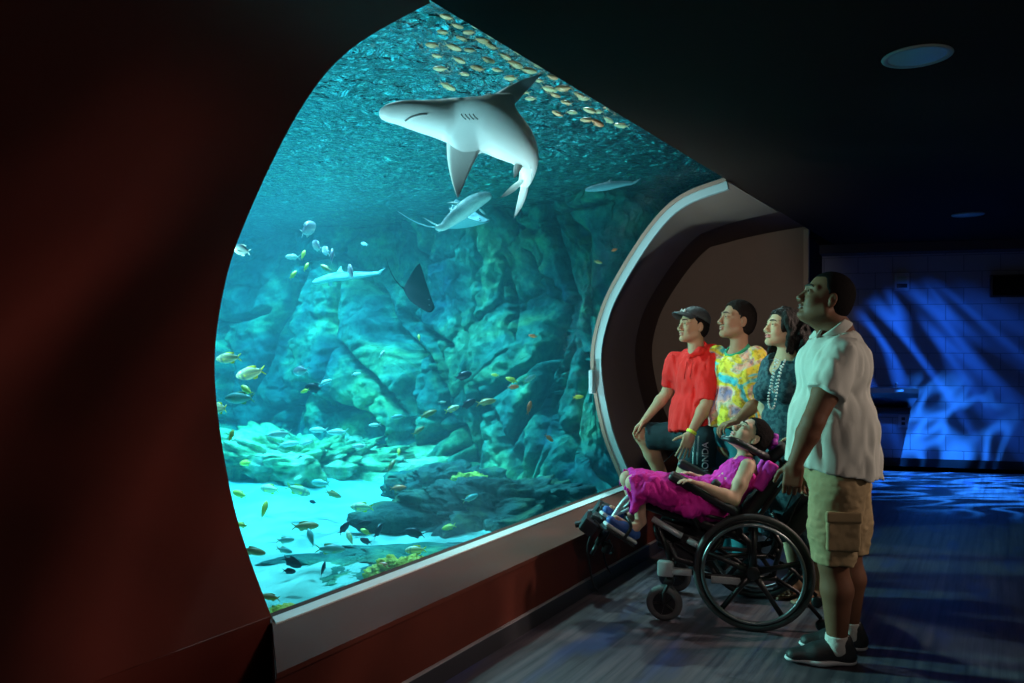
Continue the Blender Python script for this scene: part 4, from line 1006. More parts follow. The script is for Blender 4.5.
def hand(B, w, d, pn, th, s=1.0, curl=30, curls=None, spread=3, thcurl=20, k=.004):
    """w wrist, d direction of the palm, pn direction the palm faces, th side the thumb is on"""
    d = nrm(d); pn = nrm(np.array(pn) - d * np.dot(pn, d)); sd = nrm(np.cross(d, pn)); 
    if np.dot(sd, th) < 0: sd = -sd
    w = np.array(w, float); R = np.array([d, sd, pn])
    B.rbox(w + d * .050 * s, np.array([.047, .040, .0135]) * s, R, .012 * s, .014 * s)
    B.cone(w - d * .01 * s, w + d * .03 * s, .025 * s, .020 * s, .015 * s, sq=(pn, .75))
    ln = [(.030, .024, .020, .042, .0088), (.028, .027, .0225, .045, .0090), (.010, .026, .021, .043, .0086), (-.010, .021, .018, .034, .0078)]
    ys = [.029, .010, -.010, -.029]; Ls = [.040, .045, .042, .033]
    for i in range(4):
        c0 = curl if curls is None else curls[i]; p = w + s * (d * (.092 - (.006 if i == 3 else 0)) + sd * ys[i]); a = 0.0
        r = ln[i][4] * s; dd = nrm(d + sd * math.tan(math.radians(spread)) * (1.5 - i) * .7); L0 = Ls[i] * s
        prev = p - d * .02 * s
        B.cone(prev, p, r * 1.05, r * 1.08, k)
        for j, (fl, cc) in enumerate(((1.0, .55), (.68, 1.0), (.55, .8))):
            a += math.radians(c0 * cc); v = dd * math.cos(a) + pn * math.sin(a); q = p + v * L0 * fl
            B.cone(p, q, r * (1 - .09 * j), r * (.92 - .10 * j), k); p = q
    p = w + s * (d * .022 + sd * .030 + pn * .004); v = nrm(d * .62 + sd * .78 + pn * .15)
    q = p + v * .036 * s; B.cone(w + s * (d * .015 + sd * .012), p, .014 * s, .0135 * s, .01 * s); B.cone(p, q, .0135 * s, .0105 * s, .006 * s)
    a = math.radians(thcurl); v2 = nrm(v * math.cos(a) + (d * .9 + pn * .35) * math.sin(a)); q2 = q + v2 * .030 * s; B.cone(q, q2, .0102 * s, .0092 * s, k)
    v3 = nrm(v2 + d * .35 + pn * .25); B.cone(q2, q2 + v3 * .022 * s, .0092 * s, .0075 * s, k)
def arm(B, sh, el, wr, s=1.0, r=(.055, .048, .042, .044, .026), k=.02):
    sh, el, wr = map(np.array, (sh, el, wr)); m = sh * .45 + el * .55; f = el * .72 + wr * .28
    B.cone(sh, m, r[0] * s, r[1] * s, k); B.cone(m, el, r[1] * s, r[2] * s, k); B.cone(el, f, r[2] * s * .97, r[3] * s, k); B.cone(f, wr, r[3] * s, r[4] * s, k)
def leg(B, hip, kn, an, s=1.0, r=(.085, .075, .055, .058, .035), back=None, k=.02):
    hip, kn, an = map(np.array, (hip, kn, an)); m = hip * .5 + kn * .5; c = kn * .68 + an * .32
    if back is not None: c = c + np.array(back) * .012 * s
    B.cone(hip, m, r[0] * s, r[1] * s, k); B.cone(m, kn, r[1] * s, r[2] * s, k); B.cone(kn, c, r[2] * s * .95, r[3] * s, k); B.cone(c, an, r[3] * s, r[4] * s, k)
def skin(name, c, rough=.5, c2=None): return mat(name, c, rough, var=(14, c2 or tuple(x * .86 for x in c), .3), sss=.12, spec=.22)
M_white_eye = mat('eye_white', (.34, .33, .31), .25)
M_iris = mat('brown_iris', (.03, .015, .008), .1)
def sneaker(parent, heel, d, L, m_up, m_sole, z0, h=.10, wdt=.10):
    """heel: floor point below the heel; d: direction of the toe"""
    d = nrm(d); sd = np.cross([0, 0, 1], d); R = np.array([d, sd, UP]); c = np.array(heel, float); c[2] = z0; o = ORIG[parent.name]
    Pn = lambda x, y, z: c + d * x * L + sd * y + UP * z
    B = Body(); B.cone(Pn(.14, 0, .055), Pn(.18, 0, h + .015), .043, .038, .02); B.cone(Pn(.18, 0, h), Pn(.50, 0, .062), .038, .036, .03, sq=(sd, 1.12))
    B.cone(Pn(.12, 0, .045), Pn(.55, 0, .045), .042, .046, .03); B.cone(Pn(.55, 0, .043), Pn(.84, .004, .036), .048, .036, .03, sq=(UP, .85)); B.cone(Pn(.3, 0, .085), Pn(.46, 0, .08), .02, .022, .02)
    B.cut(Pn(.5, 0, .018), -UP, .4); B.ell(Pn(.20, 0, h + .035), (.036, .030, .03), R, .008, sub=True)
    up = B.build('shoe', m_up, .006, parent=parent, origin=o)
    S = Body(); S.cone(Pn(.12, 0, .02), Pn(.5, 0, .02), .044, .046, .02, sq=(UP, .5)); S.cone(Pn(.5, 0, .02), Pn(.86, 0, .024), .049, .036, .03, sq=(UP, .5)); S.cut(Pn(.5, 0, .030), UP, .4); S.cut(Pn(.5, 0, .002), -UP, .4)
    S.build('sole', m_sole, .005, parent=up, origin=o)
    mb = MB()
    for i in range(5):
        x = .28 + .055 * i; z = h * (1 - .13 * i) + .003; mb.tube([Pn(x, -.026, z - .012), Pn(x + .01, 0, z + .006), Pn(x + .02, .026, z - .012)], .0035, 6)
    mb.build('laces', m_sole if m_sole is not M_sole_w else M_lace, up, o, smooth=True)
    return up
M_sole_w = mat('white_sole', (.70, .72, .74), .5); M_lace = mat('grey_laces', (.16, .18, .20), .7)
def sock(parent, an, d, z0, z1, m):
    B = Body(); c = np.array(an, float); a = c.copy(); a[2] = z0; b = c.copy(); b[2] = z1; B.cone(a, b, .055, .053, .01); B.cut(b + UP * .0, UP, .2); B.noise(.002, 60)
    return B.build('sock', m, .005, parent=parent, origin=ORIG[parent.name])
# ================================================================== man in the pale shirt
D = 3.85
def Q(u, v, dd=0): return P(u, v, D + dd)
Rm = frame_from(cdir(-.99, .13)); Lm = Rm[1]
hc = Q(826, 299, .0); Rh = pitch(Rm, 20); base = Q(838, 600); base[2] = 0
M_skin_d = skin('deep_brown_skin', (.19, .085, .048), .58); M_lip_d = mat('deep_lips', (.15, .065, .05), .4); M_brow = mat('dark_brows', (.02, .015, .012), .8)
B = Body(); head(B, hc, Rh, 1.10, nosew=1.35, jaw=1.12, lips=1.25)
B.cone(HL(hc, Rh, 1.1)(-.03, 0, -.05), Q(836, 330), .064, .068, .03); B.cone(HL(hc, Rh, 1.1)(.03, 0, -.10), Q(824, 326), .03, .04, .03)
B.cone(Q(838, 333), Q(838, 350), .07, .11, .03)
B.ell(Q(836, 370), (.145, .19, .20), Rm, .04); B.ell(Q(833, 425), (.175, .18, .19), Rm, .05); B.ell(Q(838, 468), (.15, .18, .14), Rm, .05)
shN = Q(842, 356, -.185); elN = Q(813, 422, -.25); wrN = Q(795, 464, -.22)
shF = Q(838, 356, .185); elF = Q(824, 422, .26); wrF = Q(808, 462, .25)
for a in ((shN, elN, wrN), (shF, elF, wrF)): arm(B, *a, 1.22, (.056, .049, .040, .041, .026))
hand(B, wrN, (Q(791, 492, -.22) - wrN), Lm * -1 + Rm[0] * -.35, Rm[0], 1.08, curls=[58, 66, 70, 72], thcurl=55)
hand(B, wrF, (Q(804, 492, .25) - wrF), Lm + Rm[0] * -.2, Rm[0], 1.08, 40)
hipN, knN, anN = Q(838, 480, -.10), Q(833, 563, -.09), Q(837, 634, -.09)
hipF, knF, anF = Q(843, 478, .09), Q(847, 553, .09), Q(849, 621, .09)
anN[2] = .09; anF[2] = .09
for a in ((hipN, knN, anN), (hipF, knF, anF)): leg(B, *a, 1.0, (.11, .095, .066, .072, .041), back=-Rm[0])
for an in (anN, anF): B.cone(an, an + UP * -.04, .04, .04, .02); B.cone(an - UP * .04, an - UP * .05 + Rm[0] * .13, .035, .028, .02)
fine_h = [(hc - .17, hc + .17, .0032)]
man = B.build('person', [M_skin_d, M_lip_d, M_brow], .0075, fine=[(hc - .16, hc + .16, .0035), (wrN + np.array([-.13, -.13, -.17]), wrN + np.array([.13, .13, .05]), .0045)], origin=base, paint=face_paint(hc, Rh, 1.1))
tag(man, 'tall broad man in a pale button shirt and khaki shorts, standing behind the wheelchair', 'person', 'family of visitors')
eyes(man, hc, Rh, 1.10, M_iris)
def cap_hair(parent, c, R, s, m, name='hair', th=.006, front=.052, low=-.055, amp=.0015, fr=90, temple=.03, side=.02, h=.004, extra=None):
    """close-cropped hair shell cut at the hairline, the ears and the nape"""
    L = HL(c, R, s); H = Body(); H.ell(L(-.014, 0, .030), (np.array([.098, .078, .093]) + th) * s, R, .01); H.ell(L(-.045, 0, -.02), np.array([.062, .064, .06]) * s + th, R, .03)
    if extra: extra(H, L)
    H.rbox(L(front + .06, 0, -.03), np.array([.085, .12, .095]) * s, pitch(R, -14), .01, .006, sub=True)     # face
    H.rbox(L(.045 + temple, 0, -.045), np.array([.06, .12, .075]) * s, R, .01, .006, sub=True)
    H.rbox(L(-.02, 0, low - .10), np.array([.13, .12, .07]) * s, R, .01, .006, sub=True)
    for y in (1, -1): H.ell(L(.062, y * .058, .022), np.array([.040, .035, .034]) * s, R, .006, sub=True); H.ell(L(-.008, y * .082, -.010), np.array([.024, .022, .036]) * s, R, .006, sub=True); H.rbox(L(.03, y * .07, -.05), np.array([.035, .03, .05]) * s, R, .008, .006, sub=True)
    H.noise(amp, fr)
    return H.build(name, m, h, parent=parent, origin=ORIG[parent.name])
M_hair = mat('black_hair', (.008, .006, .006), .85, bump=(220, .5), spec=.08)
cap_hair(man, hc, Rh, 1.10, M_hair, th=.0030, front=.040, low=-.045, amp=.0008, h=.004)
# goatee shadow and shirt
M_shirt = mat('pale_linen_shirt', (.62, .62, .56), .85, var=(3, (.56, .56, .50), .3), bump=(260, .10), spec=.2)
S = Body()
for sh, el in ((shN, elN), (shF, elF)):
    e2 = sh + (el - sh) * .62; S.cone(sh + UP * .01, e2, .083, .094, .04)
    S.cut(e2 - (el - sh) * .03, el - sh, .17)
S.cone(Q(838, 338), Q(838, 352), .085, .13, .03, sq=(Lm, 1.25)); S.ell(Q(834, 368), (.172, .235, .185), Rm, .05); S.ell(Q(832, 420), (.203, .222, .22), Rm, .06)
S.cone(Q(832, 440), Q(832, 476), .212, .226, .05, sq=(Lm, 1.04))
S.cut(Q(832, 470), -UP + Rm[0] * .16, .6); S.cut(Q(838, 334), UP + Rm[0] * .5, .12)
ax = nrm(elN - shN)
S.noise(.010, 5, (1, 1, .45), o=3, where=lambda p: .5 + .5 * np.clip((1.35 - p[:, 2]) / .5, 0, 1)); S.noise(.008, 10, (1.1, 1.1, .35), ridge=True)
sh_ = S.build('shirt', M_shirt, .008, parent=man)
# collar, placket, buttons, pocket seam
K = Body(); c0 = Q(832, 332.5); ud = nrm(UP + Rm[0] * .75)
K.cone(c0 - ud * .03, c0 + ud * .035, .102, .088, .01); K.cut(c0 + ud * .026, ud, .2); K.cut(c0 - ud * .022, -ud, .2); K.cone(c0 - ud * .06, c0 + ud * .08, .084, .072, .006, sub=True)
for y in (1, -1): K.rbox(c0 + Rm[0] * .088 + Lm * y * .035 - ud * .022, (.007, .030, .026), pitch(roll(Rm, y * 25), 35), .006, .008)
K.build('collar', M_shirt, .0045, parent=sh_, origin=ORIG[man.name])
M_khaki = mat('khaki_cotton', (.36, .26, .14), .85, var=(4, (.30, .22, .12), .3), bump=(300, .12), spec=.2)
T = Body()
for hp, kn, vb in ((hipN, knN, 571), (hipF, knF, 559)):
    e = kn + UP * -.03; T.cone(hp - UP * .04, kn + UP * .15, .128, .112, .04); T.cone(kn + UP * .15, e, .112, .098, .03)
    T.cut(e + UP * .035, -UP, .19)
T.ell(Q(837, 468), (.165, .190, .13), Rm, .04)
T.cut(Q(838, 455), UP, .4)
T.noise(.009, 7, (1, 1, .8), o=3, where=lambda p: .5 + .9 * np.clip((.8 - p[:, 2]) / .3, 0, 1)); T.noise(.004, 16, (1, 1, 1.6), ridge=True)
sh2 = T.build('shorts', M_khaki, .0075, parent=man)
K = Body(); c = hipN * .42 + knN * .58 - Lm * -.098 + Rm[0] * -.01; K.rbox(c, (.075, .014, .085), Rm, .012, .01); K.noise(.003, 20); pk = K.build('cargo_pocket', M_khaki, .005, parent=sh2, origin=ORIG[man.name])
K = Body(); K.rbox(c + Lm * .012 + UP * .075, (.080, .010, .026), Rm, .008, .006); K.build('pocket_flap', M_khaki, .005, parent=sh2, origin=ORIG[man.name])
M_sock = mat('white_sock', (.62, .60, .56), .9, bump=(120, .3)); M_shoe = mat('black_sneaker', (.022, .024, .028), .5, bump=(200, .3))
for an in (anN, anF):
    sneaker(man, an - Rm[0] * .085 , Rm[0], .335, M_shoe, M_sole_w, 0.0, .10); sock(man, an + np.array([0, 0, 0]), Rm[0], .08, .140, M_sock)
# ================================================================== boy in the tie-dye shirt
D = 5.2
Rb = frame_from(cdir(-.86, -.50)); Rbh = pitch(frame_from(cdir(-.98, -.18)), 12); hc = Q(736.5, 320.5); base = Q(733, 560, .05); base[2] = 0
M_skin_b = skin('warm_brown_skin', (.36, .19, .115), .58); M_lip_b = mat('brown_lips', (.33, .15, .11), .4)
B = Body(); head(B, hc, Rbh, 1.05, nosew=1.2, lips=1.15)
B.cone(HL(hc, Rbh, 1.05)(-.03, 0, -.05), Q(739, 350), .054, .058, .03)
B.ell(Q(739, 375), (.11, .165, .17), Rb, .04); B.ell(Q(737, 410), (.12, .15, .16), Rb, .05); B.ell(Q(736, 440), (.12, .16, .13), Rb, .05)
Lb = Rb[1]
shN = Q(756, 358, -.08); elN = Q(757, 402, -.14); wrN = Q(737, 421, -.24)
shF = Q(716, 357, .12); elF = Q(711, 402, .22); wrF = Q(716, 438, .14)
arm(B, shN, elN, wrN, 1.0, (.054, .048, .040, .041, .026)); arm(B, shF, elF, wrF, 1.0, (.054, .048, .040, .041, .026))
hand(B, wrN, Q(724, 425, -.26) - wrN, -UP, Rb[0] * .3 + cdir(0, 1), .95, 45); hand(B, wrF, Q(716, 455, .12) - wrF, -Lb * -1, Rb[0], .95, 35)
hipN, knN, anN = Q(745, 445, -.08), Q(742, 505, -.08), Q(744, 570, -.08); hipF, knF, anF = Q(728, 445, .10), Q(724, 503, .10), Q(726, 566, .10); anN[2] = anF[2] = .09
for a in ((hipN, knN, anN), (hipF, knF, anF)): leg(B, *a, 1.0, (.085, .078, .056, .056, .036), back=-Rb[0]); B.cone(a[2], a[2] - UP * .04 + Rb[0] * .1, .035, .028, .02)
boy = B.build('person', [M_skin_b, M_lip_b, M_brow], .008, fine=[(hc - .15, hc + .15, .0035), (wrN - .13, wrN + .10, .005)], origin=base, paint=face_paint(hc, Rbh, 1.05))
tag(boy, 'boy in a yellow tie-dye t-shirt standing between red hoodie and woman', 'person', 'family of visitors'); eyes(boy, hc, Rbh, 1.05, M_iris)
cap_hair(boy, hc, Rbh, 1.05, mat('short_black_hair', (.014, .010, .009), .85, bump=(200, .5), spec=.08), th=.011, front=.066, low=-.05, amp=.003, h=.0045)
# tie-dye
m, nt, out = new_mat('tie_dye_cotton'); b = N(nt, 'ShaderNodeBsdfPrincipled'); b.inputs['Roughness'].default_value = .9; b.inputs['Specular IOR Level'].default_value = .15
tc = N(nt, 'ShaderNodeTexCoord'); ns = N(nt, 'ShaderNodeTexNoise'); ns.inputs['Scale'].default_value = 4.2; ns.inputs['Detail'].default_value = 3; ns.inputs['Distortion'].default_value = 1.6
mp = N(nt, 'ShaderNodeMapping'); mp.inputs['Location'].default_value = (1.7, .6, 2.2); nt.links.new(tc.outputs['Object'], mp.inputs[0]); nt.links.new(mp.outputs[0], ns.inputs[0])
r = N(nt, 'ShaderNodeValToRGB'); e = r.color_ramp.elements; e[0].position = .28; e[0].color = (.04, .42, .62, 1); e[1].position = .74; e[1].color = (.10, .22, .60, 1)
for p_, c_ in ((.36, (.10, .60, .62)), (.42, (.72, .62, .08)), (.52, (.80, .64, .06)), (.56, (.62, .60, .42)), (.60, (.86, .42, .30)), (.66, (.30, .24, .38))): k = e.new(p_); k.color = rgba(c_)
nt.links.new(ns.outputs['Fac'], r.inputs[0])
n2 = N(nt, 'ShaderNodeTexNoise'); n2.inputs['Scale'].default_value = 34; n2.inputs['Detail'].default_value = 3; nt.links.new(tc.outputs['Object'], n2.inputs[0])
r2 = N(nt, 'ShaderNodeValToRGB'); r2.color_ramp.elements[0].position = .40; r2.color_ramp.elements[0].color = (.25, .22, .16, 1); r2.color_ramp.elements[1].position = .50; r2.color_ramp.elements[1].color = (1, 1, 1, 1); nt.links.new(n2.outputs['Fac'], r2.inputs[0])
mu = N(nt, 'ShaderNodeMixRGB', blend_type='MULTIPLY'); mu.inputs[0].default_value = .5; nt.links.new(r.outputs[0], mu.inputs[1]); nt.links.new(r2.outputs[0], mu.inputs[2]); nt.links.new(mu.outputs[0], b.inputs['Base Color']); nt.links.new(b.outputs[0], out.inputs[0]); M_tie = m
S = Body()
for sh, el in ((shN, elN), (shF, elF)):
    e2 = sh + (el - sh) * .50; S.cone(sh + UP * .01, e2, .075, .082, .03); S.cut(e2 - (el - sh) * .08, el - sh, .15)
S.cone(Q(739, 352), Q(739, 362), .075, .12, .03, sq=(Lb, 1.3)); S.ell(Q(739, 377), (.135, .19, .165), Rb, .04); S.ell(Q(735, 406), (.148, .185, .17), Rb, .05)
S.cone(Q(735, 414), Q(735, 428), .152, .158, .04, sq=(Lb, 1.15))
S.cut(Q(735, 426), -UP, .5); S.cut(Q(738, 349), UP + Rb[0] * .6, .11); S.noise(.010, 6, (1, 1, .6), o=3); S.noise(.006, 13, (1, 1, .5), ridge=True)
ts = S.build('t_shirt', M_tie, .007, parent=boy)
K = Body(); c0 = Q(737, 350); ud = nrm(UP + Rb[0] * .65)
K.cone(c0 - ud * .03, c0 + ud * .03, .092, .076, .01); K.cut(c0 + ud * .016, ud, .2); K.cut(c0 - ud * .014, -ud, .2); K.cone(c0 - ud * .06, c0 + ud * .08, .074, .058, .006, sub=True); K.build('collar', mat('green_collar', (.03, .30, .16), .85), .0045, parent=ts, origin=ORIG[boy.name])
M_teal = mat('teal_trousers', (.03, .17, .20), .85, var=(5, (.02, .12, .15), .3), spec=.2)
T = Body(); T.ell(Q(736, 436), (.138, .178, .12), Rb, .04)
for hp, kn, an in ((hipN, knN, anN), (hipF, knF, anF)): T.cone(hp, kn, .105, .085, .035); T.cone(kn, an + UP * .02, .085, .068, .03); T.cut(an + UP * .0, -UP, .12)
T.noise(.006, 9, o=3); T.build('trousers', M_teal, .009, parent=boy)
for an in (anN, anF): sneaker(boy, an - Rb[0] * .07, Rb[0], .27, M_shoe, M_sole_w, 0.0, .09)
# ================================================================== boy in the red hoodie
D = 5.4
Rr = frame_from(cdir(-.80, -.60)); Rrh = pitch(frame_from(cdir(-.93, -.36)), 8); hc = Q(693, 326); base = Q(690, 560, .05); base[2] = 0
M_skin_r = skin('tan_skin', (.44, .25, .155), .58); M_lip_r = mat('rose_lips', (.42, .20, .15), .4); Lr = Rr[1]
B = Body(); head(B, hc, Rrh, .97, nosew=1.1)
B.cone(HL(hc, Rrh, .97)(-.03, 0, -.05), Q(696, 354), .050, .055, .03)
B.ell(Q(697, 380), (.10, .155, .16), Rr, .04); B.ell(Q(697, 410), (.11, .14, .15), Rr, .05); B.ell(Q(700, 434), (.12, .155, .12), Rr, .05)
shN = Q(709, 363, -.10); elN = Q(707, 403, -.20); wrN = Q(690.5, 434, -.24)
shF = Q(676, 362, .10); elF = Q(667, 393, .18); wrF = Q(645, 420, .24)
arm(B, shN, elN, wrN, 1.0, (.052, .046, .038, .040, .025)); arm(B, shF, elF, wrF, 1.0, (.052, .046, .038, .040, .025))
hand(B, wrN, Q(684, 452, -.25) - wrN, cdir(.25, 1, .1), cdir(-1, 0, 0), .95, 12, spread=9, thcurl=5)
hand(B, wrF, Q(636, 428, .25) - wrF, -UP, cdir(.2, -1, 0), .95, 45, spread=4)
hipN, knN, anN = Q(703, 440, -.08), Q(679, 488, -.10), Q(694, 560, -.04); anN[2] = .09
hipF, knF, anF = Q(692, 436, .12), Q(643, 436, .28), Q(668, 501, .36); anF[2] = SILL + .085
leg(B, hipN, knN, anN, 1.0, (.085, .078, .056, .056, .036), back=-Rr[0]); leg(B, hipF, knF, anF, 1.0, (.085, .078, .058, .058, .036), back=-Rr[0])
for a in (anN, anF): B.cone(a, a - UP * .04 + cdir(-1, .05) * .1, .035, .028, .02)
red = B.build('person', [M_skin_r, M_lip_r, M_brow], .008, fine=[(hc - .14, hc + .14, .0035), (wrN - .12, wrN + .08, .005), (wrF - .12, wrF + .08, .005)], origin=base, paint=face_paint(hc, Rrh, .97))
tag(red, 'boy in a red hoodie and dark cap, leaning on his raised knee', 'person', 'family of visitors'); eyes(red, hc, Rrh, .97, M_iris)
cap_hair(red, hc, Rrh, .97, M_hair, th=.006, front=.060, low=-.055, h=.0045)
L = HL(hc, Rrh, .97); M_cap = mat('dark_grey_cap', (.035, .037, .042), .7, bump=(300, .15)); K = Body()
K.ell(L(-.012, 0, .050), np.array([.110, .088, .088]), Rrh, .01); K.cut(L(0, 0, .050), -Rrh[2] + Rrh[0] * .28, .25); K.noise(.001, 40)
cap_ = K.build('cap', M_cap, .0042, parent=red)
V = []; F = []; nb = 18
for side in (1, -1):
    for i in range(nb + 1):
        a = -1.15 + 2.3 * i / nb
        for j in range(6):
            t = j / 5; x0, y0 = .104 * math.cos(a) - .012, .084 * math.sin(a); ex = .075 * math.cos(a * .75) ** .8
            V.append(L(x0 + ex * t, y0 * (1 + .08 * t), .078 - .020 * t - .30 * y0 * y0 / .08 + side * .003 + .018 * math.cos(a) - .006))
w_ = 6; row = (nb + 1) * w_
for i in range(nb):
    for j in range(5):
        a = i * w_ + j; F.append((a, a + 1, a + w_ + 1, a + w_)); a += row; F.append((a, a + w_, a + w_ + 1, a + 1))
    a = i * w_ + 5; F.append((a, a + row, a + row + w_, a + w_)); a = i * w_; F.append((a, a + w_, a + row + w_, a + row))
mesh_np('brim', V, F, M_cap, cap_, ORIG[red.name])
def text_on(s, c, xd, yd, size, m, parent, name='lettering', ext=.002, origin=None):
    cu = bpy.data.curves.new(name, 'FONT'); cu.body = s; cu.size = size; cu.extrude = ext; cu.align_x = 'CENTER'; cu.align_y = 'CENTER'
    t = bpy.data.objects.new(name, cu); COL.objects.link(t); dg = bpy.context.evaluated_depsgraph_get(); dg.update(); me = bpy.data.meshes.new_from_object(t.evaluated_get(dg)); COL.objects.unlink(t); bpy.data.objects.remove(t)
    xd = nrm(xd); yd = nrm(np.array(yd) - xd * np.dot(yd, xd)); zd = np.cross(xd, yd); og = np.array(origin if origin is not None else ORIG[parent.name])
    for v in me.vertices: v.co = Vector(tuple(np.array(c) - og + xd * v.co.x + yd * v.co.y + zd * v.co.z))
    me.materials.append(m); o = link(name, me, parent); return o
M_print = mat('pale_print', (.60, .62, .62), .7)
tx = text_on('LA', L(.098, .004, .088), Rrh[1] , Rrh[2] - Rrh[0] * .5, .052, M_print, cap_, 'emblem', .006, ORIG[red.name])
M_redc = mat('red_fleece', (.78, .030, .025), .85, var=(6, (.66, .02, .02), .3), spec=.2, bump=(200, .15))
S = Body()
for sh, el, e2 in ((shN, elN, .97), (shF, elF, .80)):
    q = sh + (el - sh) * e2; S.cone(sh, sh * .5 + q * .5, .073, .070, .03); S.cone(sh * .5 + q * .5, q, .070, .060, .02); S.cut(q, el - sh, .12)
S.cone(Q(697, 352), Q(698, 364), .078, .115, .03, sq=(Lr, 1.3)); S.ell(Q(697, 380), (.132, .185, .165), Rr, .04); S.ell(Q(694, 408), (.145, .17, .15), Rr, .05)
S.cone(Q(692, 414, -.02), Q(690, 430, -.03), .135, .128, .04, sq=(Lr, 1.1))
S.cut(Q(692, 432), -UP + Rr[0] * .1, .5); S.cut(Q(694, 350), UP + Rr[0] * .6, .095); S.noise(.014, 5.5, (1, 1, .6), o=3); S.noise(.009, 11, (1.2, 1.2, .45), ridge=True)
hd = S.build('hoodie', M_redc, .007, parent=red)
K = Body(); K.chain([Q(690, 357, -.13), Q(700, 351, -.11), Q(711, 351, -.03), Q(714, 352, .06), Q(704, 351, .13), Q(688, 352, .10), Q(684, 359, -.02)], [.018, .030, .048, .050, .038, .022, .015], .02); K.noise(.005, 12, ridge=True); K.build('hood', M_redc, .006, parent=hd, origin=ORIG[red.name])
mb = MB(); mb.tube([Q(687, 361, -.17), Q(685, 370, -.18), Q(684, 379, -.185)], .004, 6); mb.tube([Q(692, 360, -.185), Q(691, 370, -.195), Q(690, 377, -.20)], .004, 6); mb.build('drawstring', M_redc, hd, ORIG[red.name], smooth=True)
M_sht = mat('dark_teal_shorts', (.018, .040, .050), .85, var=(5, (.012, .028, .036), .3), spec=.2)
T = Body(); T.ell(Q(700, 434), (.138, .172, .11), Rr, .04); T.cone(hipN, hipN * .45 + knN * .55, .112, .098, .03); T.cone(hipF, hipF * .10 + knF * .90, .115, .090, .04)
T.cut(hipN * .48 + knN * .52, knN - hipN, .14); T.cut(hipF * .12 + knF * .88, knF - hipF, .13); T.noise(.007, 8, o=3)
T.cone(Q(704, 440, -.14), Q(704, 468, -.12), .085, .075, .03); T.cut(Q(704, 466, -.12), -UP, .11)
st = T.build('shorts', M_sht, .007, parent=red)
def strip(pts, w, m, parent, nm): 
    mb = MB()
    for i in range(len(pts) - 1):
        mb.tube([pts[i], pts[i + 1]], w, 8)
    return mb.build(nm, m, parent, ORIG[red.name], smooth=True)
for du in (0, 4.0): strip([Q(694.5 + du, 436, -.235), Q(693.5 + du, 452, -.222), Q(693 + du, 464, -.205)], .0052, mat('pale_stripe', (.42, .62, .62), .7), st, 'stripe')
text_on('HONDA', Q(705.5, 459, -.235), UP, cdir(-1, .1, 0), .058, M_print, st, ext=.004)
mb = MB(); mb.torus(wrN + (elN - wrN) * .06, elN - wrN, .029, .006, 28, 8, 1.8); mb.build('wristband', mat('yellow_silicone', (.72, .80, .06), .5), red, smooth=True)
sneaker(red, anN - cdir(-1, .05) * .07, cdir(-1, .05), .26, M_shoe, M_sole_w, 0.0, .09); sneaker(red, anF - cdir(-1, .1) * .07, cdir(-1, .1), .26, M_shoe, M_sole_w, SILL + .003, .09)
# ================================================================== woman
D = 4.8
Rw_ = frame_from(cdir(-.84, -.54)); Rwh = pitch(frame_from(cdir(-.96, -.26)), 13); hc = Q(782, 328.5); base = Q(800, 590); base[2] = 0
M_skin_w = skin('light_olive_skin', (.58, .38, .24), .58); M_lip_w = mat('pink_lips', (.60, .20, .18), .4); Lw = Rw_[1]
B = Body(); head(B, hc, Rwh, .98, smile=True)
B.cone(HL(hc, Rwh, .98)(-.03, 0, -.05), Q(788, 358), .046, .050, .03)
B.cone(Q(787, 359), Q(787, 370), .055, .10, .04, sq=(Lw, 1.35)); B.ell(Q(786, 382), (.10, .155, .14), Rw_, .04)
for y in (1, -1): B.ell(Q(781, 391) + Lw * y * .075 + Rw_[0] * .035, (.062, .062, .062), Rw_, .03)
B.ell(Q(788, 420), (.11, .14, .14), Rw_, .05); B.ell(Q(790, 450), (.13, .165, .14), Rw_, .05)
shR = Q(771, 366, .10); elR = Q(764, 408, .14); wrR = Q(776, 433, -.0)
shL = Q(803, 364, -.10); elL = Q(812, 405, -.12); wrL = Q(800, 436, -.16)
arm(B, shR, elR, wrR, .95, (.050, .044, .037, .038, .024)); arm(B, shL, elL, wrL, .95, (.050, .044, .037, .038, .024))
hand(B, wrR, Q(783, 447, -.05) - wrR, cdir(.4, -1, -.3), cdir(-1, 0, 0), .9, 50); hand(B, wrL, Q(793, 449, -.15) - wrL, cdir(-.4, -.6, -.3), cdir(-1, 0, 0), .9, 45)
hipR, knR, anR = Q(783, 455, .05), Q(785, 515, .02), Q(797, 585, .0); hipL, knL, anL = Q(800, 456, -.09), Q(806, 520, -.10), Q(820, 594, -.12); anR[2] = anL[2] = .085
for a in ((hipR, knR, anR), (hipL, knL, anL)):
    leg(B, *a, .95, (.09, .08, .055, .054, .033), back=-Rw_[0]); t = cdir(-.9, -.4)
    B.cone(a[2], a[2] - UP * .045 - t * .02, .032, .028, .02); B.cone(a[2] - UP * .03, a[2] + t * .12 - UP * .062, .03, .022, .02)
    for i in range(5): sd = np.cross(UP, t); B.cone(a[2] + t * .12 - UP * .067 + sd * (-.028 + .014 * i), a[2] + t * (.165 - .006 * abs(i - 1)) - UP * .070 + sd * (-.032 + .016 * i), .0085, .0075, .005)
wom = B.build('person', [M_skin_w, M_lip_w, M_brow], .008, fine=[(hc - .14, hc + .14, .0035)], origin=base, paint=face_paint(hc, Rwh, .98, True))
tag(wom, 'smiling woman with dark wavy hair and a beaded necklace, beside the man', 'person', 'family of visitors'); eyes(wom, hc, Rwh, .98, M_iris)
L = HL(hc, Rwh, .98)
H = Body(); H.ell(L(-.020, 0, .036), (.112, .096, .104), Rwh, .01)
H.ell(L(-.075, 0, -.03), (.075, .095, .10), Rwh, .04)
lock = random.Random(3)
